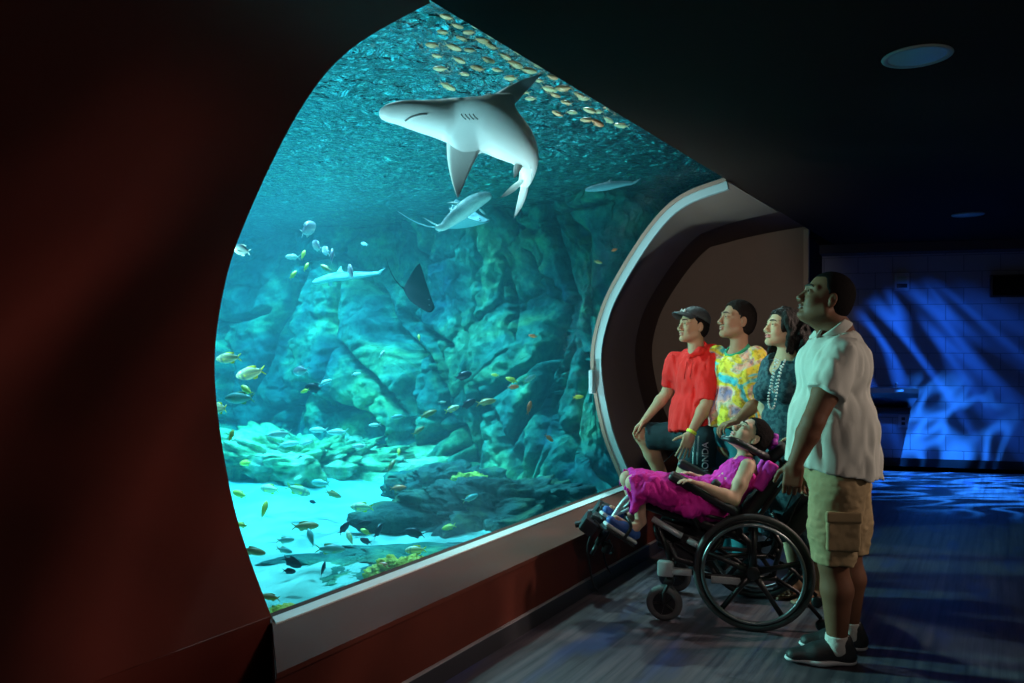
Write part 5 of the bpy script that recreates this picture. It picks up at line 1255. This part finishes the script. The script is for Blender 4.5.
for i in range(34):
    a = lock.uniform(-2.6, 2.6); r0 = .085 + lock.uniform(0, .02); x0 = -.045 - abs(math.cos(a * .5)) * .045; y0 = math.sin(a * .62) * r0; 
    if x0 > -.02: x0 = -.03
    pts = []
    for t in range(7):
        pts.append(L(x0 + .012 * math.sin(t * 1.5 + i) - .010 * t * .6, y0 * (1 + .05 * t) + .012 * math.cos(t * 1.3 + i * 2), .05 - .036 * t))
    H.chain(pts, [.026, .026, .025, .024, .021, .017, .010], .010)
for y in (1, -1):
    for j in range(3):
        H.chain([L(.035 - .02 * j, y * .060, .10), L(.034 - .022 * j, y * .082, .055), L(.012 - .02 * j, y * .092, .00), L(.000 - .02 * j, y * .094, -.05), L(-.006 - .02 * j, y * .086, -.10), L(-.004 - .02 * j, y * .096, -.15)], [.012, .017, .018, .018, .016, .009], .01)
H.rbox(L(.090, 0, -.035), np.array([.045, .075, .105]), pitch(Rwh, -10), .02, .01, sub=True)
H.noise(.006, 26, (1, 1, .45), ridge=True, o=2)
H.build('hair', mat('dark_wavy_hair', (.009, .007, .006), .5, bump=(150, .8), spec=.2), .005, parent=wom)
M_dress = mat('dark_teal_dress', (.016, .048, .066), .8, var=(38, (.05, .11, .13), .06), spec=.25)
S = Body()
for sh, el in ((shR, elR), (shL, elL)):
    q = sh + (el - sh) * .86; S.cone(sh, q, .064, .074, .03); S.cut(q - (el - sh) * .05, el - sh, .12)
S.cone(Q(787, 366), Q(787, 372), .10, .12, .04, sq=(Lw, 1.35)); S.ell(Q(786, 384), (.118, .172, .135), Rw_, .04)
for y in (1, -1): S.ell(Q(780, 391) + Lw * y * .078 + Rw_[0] * .046, (.068, .072, .070), Rw_, .03)
S.ell(Q(788, 418), (.125, .155, .13), Rw_, .05); S.cone(Q(789, 440), Q(796, 540), .165, .21, .06, sq=(Lw, 1.05)); S.cut(Q(795, 535), -UP, .5)
# deep V neckline
vv_ = Q(781, 366) + Rw_[0] * .10; S.ell(vv_ + UP * .045, (.10, .048, .10), Rw_, .01, sub=True); S.ell(vv_ - UP * .03 + Rw_[0] * .05, (.07, .03, .07), Rw_, .01, sub=True); S.cut(Q(787, 360), UP, .11)
S.noise(.008, 8, (1, 1, .5), o=3); dr = S.build('dress', M_dress, .007, parent=wom)
bp_ = [Q(776, 359, -.07), Q(773.5, 370, -.13), Q(771, 383, -.18), Q(768.5, 396, -.22), Q(769, 406, -.225), Q(773, 408, -.23), Q(776, 396, -.235), Q(778, 383, -.20), Q(781, 370, -.17), Q(785, 360, -.13)]
bp_ = catmull(bp_, 4); mb = MB()
for i, p in enumerate(bp_): mb.sphere(p + cdir(-.3, -1) * .012, .0070 if i % 2 else .0055, n=10, m=8)
bp2 = catmull([Q(778, 360, -.09), Q(774, 374, -.15), Q(772, 386, -.19), Q(774, 392, -.21), Q(777, 380, -.19), Q(781, 366, -.15)], 4)
for p in bp2: mb.sphere(p + cdir(-.3, -1) * .012, .006, n=8, m=6)
mb.build('necklace', mat('pearly_beads', (.62, .72, .70), .25), wom, smooth=True)
for a in (anR, anL):
    t = cdir(-.9, -.4); sd = np.cross(UP, t); mb = MB(); mb.box(a + t * .06 + UP * (.012 - a[2]), (.25, .085, .018), [t, sd, UP], .006)
    mb.tube([a + t * .09 + sd * .043 + UP * (.02 - a[2]), a + t * .085 + UP * (.062 - a[2]), a + t * .09 - sd * .043 + UP * (.02 - a[2])], .007, 6); mb.build('sandal', mat('tan_sandal', (.32, .16, .10), .6), wom)
# ================================================================== girl in the magenta dress
D = 4.47
Rg = frame_from(cdir(-.98, .10)); Rgh = pitch(frame_from(cdir(-.985, -.12)), 47); hc = Q(750, 436.5); base = Q(712, 506); Lg = Rg[1]
M_skin_g = skin('fair_warm_skin', (.62, .38, .27), .58); M_lip_g = mat('soft_pink_lips', (.62, .24, .20), .4)
B = Body(); head(B, hc, Rgh, .93, smile=True, jaw=.95)
B.cone(HL(hc, Rgh, .93)(-.02, 0, -.05), Q(744, 462), .040, .043, .025)
Rt = pitch(Rg, 42)
B.ell(Q(738, 475), (.085, .125, .12), Rt, .03); B.ell(Q(722, 492), (.09, .115, .12), Rt, .04); B.ell(Q(714, 504), (.10, .135, .10), Rt, .04)
shN = Q(748, 466, -.12); elN = Q(733, 500, -.19); wrN = Q(702, 485, -.22)
shF = Q(742, 464, .12); elF = Q(722, 492, .20); wrF = Q(700, 478, .21)
arm(B, shN, elN, wrN, .82, (.050, .047, .042, .043, .024)); arm(B, shF, elF, wrF, .82, (.050, .047, .042, .043, .024))
hand(B, wrN, Q(688, 480, -.22) - wrN, -UP, cdir(0, 1), .72, 25); hand(B, wrF, Q(690, 473, .2) - wrF, -UP, cdir(0, -1), .72, 25)
hipN, knN, anN = Q(706, 505, -.07), Q(634, 483, -.09), Q(641, 521, -.05); hipF, knF, anF = Q(706, 503, .07), Q(628, 479, .10), Q(636, 512, .12)
for h_, k_, a_ in ((hipN, knN, anN), (hipF, knF, anF)):
    leg(B, h_, k_, a_, .80, (.085, .075, .055, .052, .034), back=-Rg[0])
tN = nrm(Q(609, 525, -.08) - Q(634, 541, -.06)); tF = nrm(Q(600, 512, .10) - Q(622, 527, .12))
anN2 = Q(633, 530, -.06); anF2 = Q(628, 520, .12)
B.cone(anN, anN2, .028, .028, .015); B.cone(anF, anF2, .028, .028, .015); B.cone(anN2, anN2 + tN * .12, .027, .02, .015); B.cone(anF2, anF2 + tF * .12, .027, .02, .015)
girl = B.build('person', [M_skin_g, M_lip_g, M_brow], .0075, fine=[(hc - .14, hc + .14, .0034), (wrN - .1, wrN + .06, .0045)], origin=base, paint=face_paint(hc, Rgh, .93, True))
tag(girl, 'girl in a magenta dress reclining in the wheelchair and looking up', 'person', 'family of visitors'); eyes(girl, hc, Rgh, .93, M_iris)
def pony(H, L):
    H.ell(L(-.085, 0, .085), (.04, .035, .035), Rgh, .02)
    for y in (1, -1): H.ell(L(-.03, y * .066, .0), (.03, .022, .05), Rgh, .02)
hg = cap_hair(girl, hc, Rgh, .93, M_hair, th=.009, front=.060, low=-.06, amp=.002, fr=60, h=.0042, extra=pony)
K = Body(); lc = HL(hc, Rgh, .93)(-.115, 0, .075)
for i in range(7): a = i * 2 * math.pi / 7; K.ell(lc + Rgh[1] * .036 * math.cos(a) + UP * .036 * math.sin(a) + RIGHT * .012 * (i % 2), (.024, .024, .024), None, .008)
K.ell(lc, (.03, .03, .03), None, .01); K.noise(.004, 30, ridge=True); K.build('scrunchie', mat('purple_satin', (.38, .03, .42), .45), .005, parent=hg, origin=ORIG[girl.name])
M_mag = mat('magenta_gauze', (.72, .018, .36), .75, var=(9, (.55, .012, .28), .3), spec=.25, bump=(120, .25))
S = Body(); S.ell(Q(738, 477), (.105, .140, .115), Rt, .03); S.ell(Q(722, 493), (.112, .140, .12), Rt, .04); S.ell(Q(712, 502), (.12, .165, .10), Rt, .04)
S.cone(Q(744, 463, -.07), Q(740, 468, -.07), .035, .04, .03); S.cone(Q(744, 463, .07), Q(740, 468, .07), .035, .04, .03)
for h_, k_ in ((hipN, knN), (hipF, knF)): S.cone(h_ + UP * .01, k_ * .97 + h_ * .03, .098, .070, .05)
S.cone(Q(700, 498), Q(645, 484), .11, .07, .06, sq=(Lg, 1.6))
S.chain([Q(650, 484, -.10), Q(640, 492, -.13), Q(634, 510, -.12)], [.06, .042, .030], .03); S.chain([Q(646, 484, 0), Q(635, 490, .0), Q(633, 506, .02)], [.06, .04, .03], .03)
S.chain([Q(700, 505, -.15), Q(690, 512, -.18), Q(680, 508, -.18)], [.05, .04, .03], .03)
S.cut(Q(628, 484), cdir(-1, 0, .25), .13); S.cut(HL(hc, Rgh, .93)(.01, 0, -.135), nrm(Rgh[0] * .3 + UP), .10)
for sh, el in ((shN, elN), (shF, elF)): S.ell(sh + (el - sh) * .05 + Lg * (.04 if sh is shN else -.04), (.052, .04, .06), Rt, .01, sub=True)
S.noise(.010, 11, (1, 1, 1), o=3); S.noise(.008, 22, (1.0, 1.0, .5), ridge=True, o=2)
S.build('dress', M_mag, .006, parent=girl)
M_blue = mat('blue_shoe', (.03, .10, .36), .5); M_grey = mat('pale_grey_sole', (.50, .53, .55), .5)
for a2, t in ((anN2, tN), (anF2, tF)):
    sd = nrm(np.cross(UP, t)); un = np.cross(t, sd); R_ = np.array([t, sd, un]); K = Body()
    K.cone(a2 - t * .02 - un * .012, a2 + t * .06 - un * .014, .034, .036, .02, sq=(un, .9)); K.cone(a2 + t * .06 - un * .014, a2 + t * .135 - un * .02, .036, .029, .02, sq=(un, .8)); K.ell(a2 + un * .03 + t * .01, (.04, .03, .028), R_, .01, sub=True)
    sh3 = K.build('shoe', M_blue, .005, parent=girl); K = Body(); K.rbox(a2 + t * .055 - un * .050, (.105, .036, .011), R_, .010, .01); K.build('sole', M_grey, .005, parent=sh3, origin=ORIG[girl.name])
# ================================================================== wheelchair
WF = cdir(-.954, .30); WL = cdir(-.30, -.954); WR = np.array([WF, WL, UP]); W_O = C(1.351, 4.473, 0)
def WC(a, b, z): return W_O + WF * a + WL * b + UP * z
wc = root_empty('wheelchair', W_O); tag(wc, 'black tilting wheelchair with grey frame tubes, turned towards the aquarium', 'wheelchair')
M_rub = mat('tyre_rubber', (.035, .035, .038), .55); M_rim = mat('satin_rim', (.22, .24, .25), .35, .9); M_blk = mat('black_frame', (.012, .012, .014), .35); M_fab = mat('black_upholstery', (.014, .014, .016), .8, bump=(200, .3))
M_gry = mat('grey_tube', (.42, .46, .48), .35, .2); M_pad = mat('black_pad', (.016, .016, .02), .45); M_magp = mat('magenta_pad', (.75, .015, .42), .7)
for sb in (1, -1):
    c = WC(0, sb * .29, .307)
    mb = MB(); mb.torus(c, WL, .290, .018, 72, 12); w_ = mb.build('rear_wheel', M_rub, wc, smooth=True); og = ORIG[wc.name]
    mb = MB(); mb.torus(c, WL, .270, .010, 72, 10, 1.4); mb.build('rim', M_blk, w_, og, smooth=True)
    mb = MB(); mb.torus(c + WL * sb * .035, WL, .255, .0095, 72, 10); 
    mb.build('push_ring', M_rim, w_, og, smooth=True)
    mb = MB()
    for i in range(5):
        a = math.radians(20 + 72 * i); d = WF * math.cos(a) + UP * math.sin(a); n_ = np.cross(WL, d)
        mb.tube([c + d * .02, c + d * .12, c + d * .265], [.022, .013, .015], 10)
        mb.tube([c + d * .25, c + d * .256 + WL * sb * .035], .005, 6)
    mb.build('spokes', M_blk, w_, og, smooth=True)
    mb = MB(); mb.tube([c - WL * sb * .04, c - WL * sb * .035, c + WL * sb * .03, c + WL * sb * .035], [.03, .042, .034, .018], 20); mb.build('hub', M_blk, w_, og)
    # caster
    cc = WC(.462, sb * .27, .0985); mb = MB(); mb.torus(cc, WL, .074, .0245, 40, 12, .9); k_ = mb.build('caster_wheel', mat('grey_caster_tyre', (.085, .085, .09), .6), wc, smooth=True)
    mb = MB(); mb.tube([cc - WL * .022, cc - WL * .018, cc + WL * .018, cc + WL * .022], [.03, .062, .062, .03], 20)
    for i in range(5): a = 2 * math.pi * i / 5; mb.tube([cc + WL * .024 + WF * .01 * math.cos(a), cc + WL * .020 + (WF * math.cos(a) + UP * math.sin(a)) * .058], .008, 6)
    mb.build('caster_hub', M_blk, k_, og)
    mb = MB(); top = WC(.435, sb * .27, .235)
    for s2 in (-1, 1): mb.tube([cc + WL * s2 * .034, cc + WL * s2 * .036 + UP * .06, top + WL * s2 * .03 - UP * .02], .010, 8)
    mb.box(top - UP * .015, (.05, .085, .02), WR, .004); mb.tube([top - UP * .02, top + UP * .05], .016, 12); mb.build('caster_fork', M_blk, wc)
    mb = MB(); mb.box(WC(.455, sb * .272, .285), (.085, .045, .085), WR, .010); mb.box(WC(.375, sb * .272, .275), (.12, .035, .035), WR, .006); mb.build('caster_housing', M_gry, wc)
    # side frame
    mb = MB(); b = sb * .235
    mb.tube([WC(.36, b, .27), WC(.20, b, .25), WC(-.12, b, .27)], .015, 10); mb.tube([WC(.52, b, .55), WC(.46, b, .40), WC(.42, b, .28)], .015, 10)
    mb.tube([WC(0, b, .307), WC(.02, b, .45), WC(.10, b, .52)], .017, 10); mb.tube([WC(-.10, b, .28), WC(-.14, b, .45), WC(-.10, b, .52)], .014, 10)
    mb.tube([WC(.30, b, .27), WC(.16, b, .46)], .012, 8); mb.tube([WC(-.02, b, .40), WC(.25, b, .34), WC(.40, b, .42)], .010, 8); mb.build('side_frame', M_blk, wc, smooth=True)
    mb = MB(); mb.box(WC(.14, sb * .262, .245), (.15, .016, .035), WR, .003)
    for i in range(5): mb.tube([WC(.08 + .03 * i, sb * .268, .245), WC(.08 + .03 * i, sb * .274, .245)], .007, 8)
    mb.build('axle_plate', M_gry, wc)
    mb = MB(); mb.tube([WC(.53, sb * .245, .545), WC(.40, sb * .245, .475), WC(.37, sb * .245, .46)], .018, 12); mb.tube([WC(.34, sb * .245, .442), WC(.24, sb * .245, .395)], .018, 12); mb.build('tilt_strut', M_gry, wc, smooth=True)
    # leg rest
    lb = sb * .205 if sb > 0 else sb * .19
    mb = MB(); pts = catmull([WC(.60, lb, .645), WC(.655, lb, .655), WC(.70, lb, .615), WC(.755, lb, .53), WC(.81, lb, .435)], 5); mb.tube(pts, .0145, 12); mb.tube([WC(.66, lb * .8, .58), WC(.72, lb * .7, .545), WC(.78, lb * .8, .49)], .010, 8)
    lr = mb.build('leg_rest', M_gry, wc, smooth=True)
    mb = MB(); mb.tube([WC(.80, lb, .452), WC(.845, lb, .375)], .019, 10); mb.tube([WC(.845, lb, .375), WC(.88, lb, .31)], .012, 8); mb.build('leg_rest_extension', M_blk, lr, og, smooth=True)
    t = nrm(Q(609, 525, -.08) - Q(634, 541, -.06)); sd = nrm(np.cross(UP, t)); un = np.cross(t, sd)
    fc = (anN2 if sb > 0 else anF2) + t * .06 - un * .070; mb = MB(); mb.box(fc, (.19, .12, .012), [t, sd, un], .004); fp = mb.build('footplate', M_blk, lr, og)
    mb = MB(); mb.tube(catmull([fc + sd * .06 - t * .02, fc + sd * .055 + un * .08 - t * .02, fc + un * .11 + t * .01, fc - sd * .055 + un * .08 - t * .02, fc - sd * .06 - t * .02], 5), .009, 6); mb.build('foot_strap', M_blk, fp, og, smooth=True)
    # calf pads and clamps at the front
    mb = MB(); c2 = WC(.90, lb * .9 - .02, .475); mb.box(c2, (.09, .15, .085), yaw(pitch(WR, 35), 10), .012); mb.box(WC(.845, lb * .7, .49), (.10, .10, .07), pitch(WR, 20), .012); mb.tube([WC(.80, lb, .45), WC(.86, lb, .50), c2], .012, 8); mb.tube([c2 + WF * .04 + UP * .0, c2 + WF * .08 - UP * .01], .018, 10)
    mb.build('calf_pad', M_pad, lr, og)
    mb = MB(); mb.tube(catmull([WC(.86, lb, .47), WC(.90, lb, .36), WC(.89, lb, .25), WC(.87, lb, .15), WC(.84, lb, .10)], 6), .006, 6); mb.build('hanging_strap', M_blk, lr, og, smooth=True)
    mb = MB(); mb.tube(catmull([WC(.82, lb, .42), WC(.80, lb - .03, .33), WC(.76, lb - .02, .33), WC(.78, lb, .40)], 5), .007, 6); mb.box(WC(.79, lb, .355), (.05, .03, .06), pitch(WR, 20), .008); mb.build('buckle', M_blk, lr, og)
    # armrest
    b = sb * .245; mb = MB(); Ra = pitch(WR, 27); K = Body(); K.rbox(WC(.255, b, .700), (.205, .045, .026), Ra, .022, .01); ar = K.build('armrest', M_pad, .005, parent=wc)
    mb = MB(); mb.tube([WC(.34, b, .735), WC(.32, b, .60), WC(.28, b, .50)], .012, 10); mb.tube([WC(.12, b, .62), WC(.08, b, .55), WC(.06, b, .50)], .012, 10); mb.tube([WC(.34, b, .60), WC(.12, b, .56)], .010, 8); mb.build('armrest_post', M_blk, ar, og, smooth=True)
    # back canes and push handles
    mb = MB(); b = sb * .19; mb.tube(catmull([WC(.02, b, .50), WC(-.08, b, .66), WC(-.20, b, .84), WC(-.27, b, .93), WC(-.36, b, .955)], 5), .013, 10); mb.build('back_cane', M_blk, wc, smooth=True)
    mb = MB(); mb.tube([WC(-.34, b, .952), WC(-.36, b, .955), WC(-.45, b, .962), WC(-.46, b, .962)], [.013, .018, .018, .012], 12); mb.build('push_grip', M_rub, wc, smooth=True)
    mb = MB(); mb.tube(catmull([WC(-.40, b, .93), WC(-.34, b, .86), WC(-.24, b, .70), WC(-.15, b, .5), WC(-.06, b, .36)], 6), .004, 6); mb.build('brake_cable', M_blk, wc, smooth=True)
    # anti-tip and lower brace
    mb = MB(); mb.tube([WC(-.08, sb * .2, .28), WC(-.22, sb * .2, .20), WC(-.34, sb * .2, .07)], .011, 8); mb.sphere(WC(-.345, sb * .2, .035), (.034, .014, .034), WR, 14, 10); mb.build('anti_tip_bar', M_blk, wc, smooth=True)
mb = MB()
for a, z in ((.0, .307), (.42, .33), (-.12, .42), (.10, .50)): mb.tube([WC(a, -.27, z), WC(a, .27, z)], .013, 10)
mb.tube([WC(.02, -.2, .30), WC(.38, .2, .40)], .012, 8); mb.tube([WC(.02, .2, .30), WC(.38, -.2, .40)], .012, 8); mb.build('cross_frame', M_blk, wc, smooth=True)
Rs = pitch(WR, 15); K = Body(); K.rbox(WC(.33, 0, .545), (.285, .215, .030), Rs, .025, .01); K.noise(.002, 30); K.build('seat_base', M_blk, .008, parent=wc)
K = Body(); K.rbox(WC(.34, 0, .605), (.275, .20, .035), Rs, .03, .02); K.noise(.004, 14, o=2); K.build('seat_cushion', M_fab, .008, parent=wc)
mb = MB(); mb.box(WC(.30, 0, .455), (.30, .30, .09), Rs, .02); mb.box(WC(.44, .12, .47), (.14, .14, .10), Rs, .015); mb.box(WC(.38, .0, .40), (.26, .34, .13), Rs, .02); mb.box(WC(.36, .20, .36), (.14, .05, .09), Rs, .012); mb.tube([WC(.44, .21, .40), WC(.40, .23, .33), WC(.30, .23, .31)], .018, 10); mb.tube([WC(.52, .18, .50), WC(.50, .22, .44), WC(.44, .22, .40)], .02, 10); mb.build('control_box', M_pad, wc)
Rk = pitch(WR, 40); K = Body(); K.rbox(WC(-.105, 0, .74), (.028, .19, .24), Rk, .025, .02); K.noise(.003, 20, o=2); K.build('backrest', M_fab, .008, parent=wc)
for sb in (1, -1):
    K = Body(); K.rbox(P(765, 476, 4.30) if sb > 0 else P(762, 470, 4.72), (.036, .018, .085), pitch(WR, 30), .016, .01); K.noise(.003, 25); K.build('side_support', M_magp, .005, parent=wc)
    mb = MB(); p0 = P(765, 478, 4.33) if sb > 0 else P(762, 472, 4.70); mb.tube([p0, p0 + WF * -.08 + WL * -sb * .03, WC(-.14, sb * .18, .74)], .009, 8); mb.build('support_bracket', M_blk, wc)
K = Body(); K.rbox(P(716, 484, 4.33), (.024, .018, .024), pitch(WR, 40), .015, .01); K.build('hip_guide', M_pad, .005, parent=wc)
# head support: curved collar under the chin and a pad behind the head
D = 4.47
K = Body(); K.chain(catmull([Q(723, 438, -.05), Q(728, 439, -.10), Q(738, 442, -.125), Q(750, 448, -.125), Q(762, 455, -.10), Q(770, 459, -.03), Q(770, 458, .05), Q(758, 452, .12), Q(740, 445, .12)], 3), [.012] * 4 + [.016] * 8 + [.020] * 13, .01); K.build('head_support', M_pad, .005, parent=wc)
MB().tube(catmull([Q(722.5, 436.2, -.055), Q(729, 437.5, -.112), Q(739, 440.5, -.138)], 5), .0045, 8).build('support_edge', M_gry, wc, smooth=True)
K = Body(); K.rbox(Q(777, 452, .0), (.03, .10, .06), pitch(WR, 45), .025, .01); K.build('headrest', M_fab, .006, parent=wc)
mb = MB(); mb.tube([Q(778, 455, 0), Q(783, 470, 0), WC(-.18, 0, .80)], .011, 8); mb.tube([Q(772, 458, -.03), Q(778, 456, 0)], .01, 8); mb.build('headrest_stem', M_blk, wc, smooth=True)
mb = MB(); mb.box(WC(-.26, 0, .58), (.10, .30, .28), Rk, .03); mb.build('rear_bag', M_fab, wc)
# ------------------------------------------------------------------ light
def lamp(name, kind, loc, target, energy, color=(1, 1, 1), **kw):
    l = bpy.data.lights.new(name, kind); l.energy = energy; l.color = color
    for k, v in kw.items(): setattr(l, k, v)
    o = bpy.data.objects.new(name, l); COL.objects.link(o); o.location = tuple(loc)
    d = Vector(tuple(np.array(target, float) - np.array(loc, float))); o.rotation_euler = d.to_track_quat('-Z', 'Y').to_euler(); return o
# lamps of the aquarium, hung over the water
LAMPC = (.72, .96, 1.0)
def tl(u, d, e, z=6.2, sz=.25, ang=100, tgt=None, col=LAMPC):
    p = np.r_[P(u, 345, d)[:2], z]; t = np.r_[p[:2], 0] if tgt is None else tgt
    return lamp('tank_lamp', 'SPOT', p, t, e, col, spot_size=math.radians(ang), spot_blend=.6, shadow_soft_size=sz)
tl(290, 9.4, 7800, 6.0, .06, 95)
tl(330, 6.8, 1100, 6.0, .12, 100)
tl(450, 8.0, 450, 6.0, .15, 80)
tl(90, 8.5, 4200, 6.2, .15, 95)
tl(205, 11.2, 6200, 5.2, .12, 100)
tl(360, 9.6, 1700, 4.6, .12, 120)
# added fills hidden below the sill, brightening surface ripples and shark belly
for u, d, e in ((375, 4.75, 150), (462, 5.7, 380)):
    p = C((u - 512) / 800 * d, d, 0); p[2] = sz(p) + .16; lamp('uplight_fill', 'SPOT', p, P(u + 10, 90, d + 1.2), e, (.95, .98, .95), spot_size=math.radians(100), spot_blend=.8, shadow_soft_size=.06)
lamp('shark_fill', 'SPOT', (-3.5, 1.2, .5), P(470, 130, 5.0), 650, (1, .97, .95), spot_size=math.radians(50), spot_blend=.8, shadow_soft_size=.2)  # added fill hidden behind the left wall, brightens the shark's belly
# added side fill, unseen in the tank, lighting the visitors through the window
lamp('side_fill', 'SPOT', (-7.6, 2.4, 2.5), P(745, 400, 4.9), 3600, (.86, .84, .66), spot_size=math.radians(34), spot_blend=.5, shadow_soft_size=.25)
lamp('tank_lamp_window', 'SPOT', (-3.6, 7.2, 5.6), P(745, 410, 4.9), 1300, (.80, 1.0, .95), spot_size=math.radians(50), spot_blend=.5, shadow_soft_size=.15)
lamp('room_spot', 'SPOT', C(3.4, 4.3, 2.45), P(700, 480, 4.6), 170, (1.0, .78, .66), spot_size=math.radians(46), spot_blend=.7, shadow_soft_size=.07)
lamp('alcove_fill', 'SPOT', C(.1, 1.5, 2.15), P(664, 330, 7.2), 260, (1.0, .90, .78), spot_size=math.radians(31), spot_blend=.6, shadow_soft_size=.10)  # added fill near the camera, out of view, brightens reveal and end wall
lamp('back_fill', 'SPOT', C(4.4, 2.7, 2.0), P(840, 410, 3.9), 130, (1.0, .80, .68), spot_size=math.radians(38), spot_blend=.7, shadow_soft_size=.08)  # added spot out of view to warm the man's back
lamp('low_wall_fill', 'SPOT', C(.9, 2.1, 2.6), P(500, 600, 3.9), 44, (1.0, .78, .70), spot_size=math.radians(66), spot_blend=.7, shadow_soft_size=.10)  # added fill out of view, lifts the low wall, ledge and floor
fl = lamp('hall_fill', 'AREA', C(1.4, .3, 2.5), P(760, 420, 4.6), 9, (1.0, .86, .76)); fl.data.size = 1.2  # added soft fill out of view, lifts the dark near sides
def gobo(bl, sc, lo, hi, dist=1.2, rz=0.0):
    l = bl.data; l.use_nodes = True; nt = l.node_tree; em = nt.nodes['Emission']
    tc = nt.nodes.new('ShaderNodeTexCoord'); mp = nt.nodes.new('ShaderNodeMapping'); mp.vector_type = 'TEXTURE'; mp.inputs['Scale'].default_value = tuple(1 / q for q in sc); mp.inputs['Rotation'].default_value = (0, 0, rz)
    ns = nt.nodes.new('ShaderNodeTexNoise'); ns.inputs['Scale'].default_value = 1.0; ns.inputs['Detail'].default_value = 1; ns.inputs['Distortion'].default_value = dist
    nt.links.new(tc.outputs['Normal'], mp.inputs[0]); nt.links.new(mp.outputs[0], ns.inputs[0])
    s1 = nt.nodes.new('ShaderNodeMath'); s1.operation = 'SUBTRACT'; s1.inputs[1].default_value = .5; s2 = nt.nodes.new('ShaderNodeMath'); s2.operation = 'ABSOLUTE'
    nt.links.new(ns.outputs['Fac'], s1.inputs[0]); nt.links.new(s1.outputs[0], s2.inputs[0])
    r = nt.nodes.new('ShaderNodeValToRGB'); r.color_ramp.elements[0].position = 0; r.color_ramp.elements[0].color = (1, 1, 1, 1); r.color_ramp.elements[1].position = hi; r.color_ramp.elements[1].color = (lo, lo, lo, 1)
    nt.links.new(s2.outputs[0], r.inputs[0]); nt.links.new(r.outputs[0], em.inputs['Color'])
bl = lamp('wall_band_fill', 'SPOT', C(1.3, .4, 2.5), P(140, 560, 2.7), 105, (1.0, .80, .72), spot_size=math.radians(58), spot_blend=.8, shadow_soft_size=.05); gobo(bl, (1.1, 4.6, 1.0), .06, .16, .2, .8)  # added spot; its pattern imitates shadow bands on the left wall
bl = lamp('blue_projector', 'SPOT', on_rear(866, 290) + wn * 1.5, on_rear(930, 372), 250, (.015, .17, 1.0), spot_size=math.radians(76), spot_blend=1.0, shadow_soft_size=.02); gobo(bl, (.8, 5.0, .01), .02, .10, 0.0, -.85)
bl = lamp('blue_floor_projector', 'SPOT', C(5.0, 9.0, 2.55), C(5.0, 8.75, 0), 4200, (.02, .24, 1.0), spot_size=math.radians(78), spot_blend=1.0, shadow_soft_size=.02); gobo(bl, (3.0, 9, .01), .02, .07, 1.0)
cy = SC.cycles
cy.use_denoising = True; cy.max_bounces = 8; cy.transparent_max_bounces = 24; cy.volume_bounces = 1; cy.diffuse_bounces = 3; cy.glossy_bounces = 3
cy.sample_clamp_indirect = 4.0; cy.caustics_reflective = False; cy.caustics_refractive = False
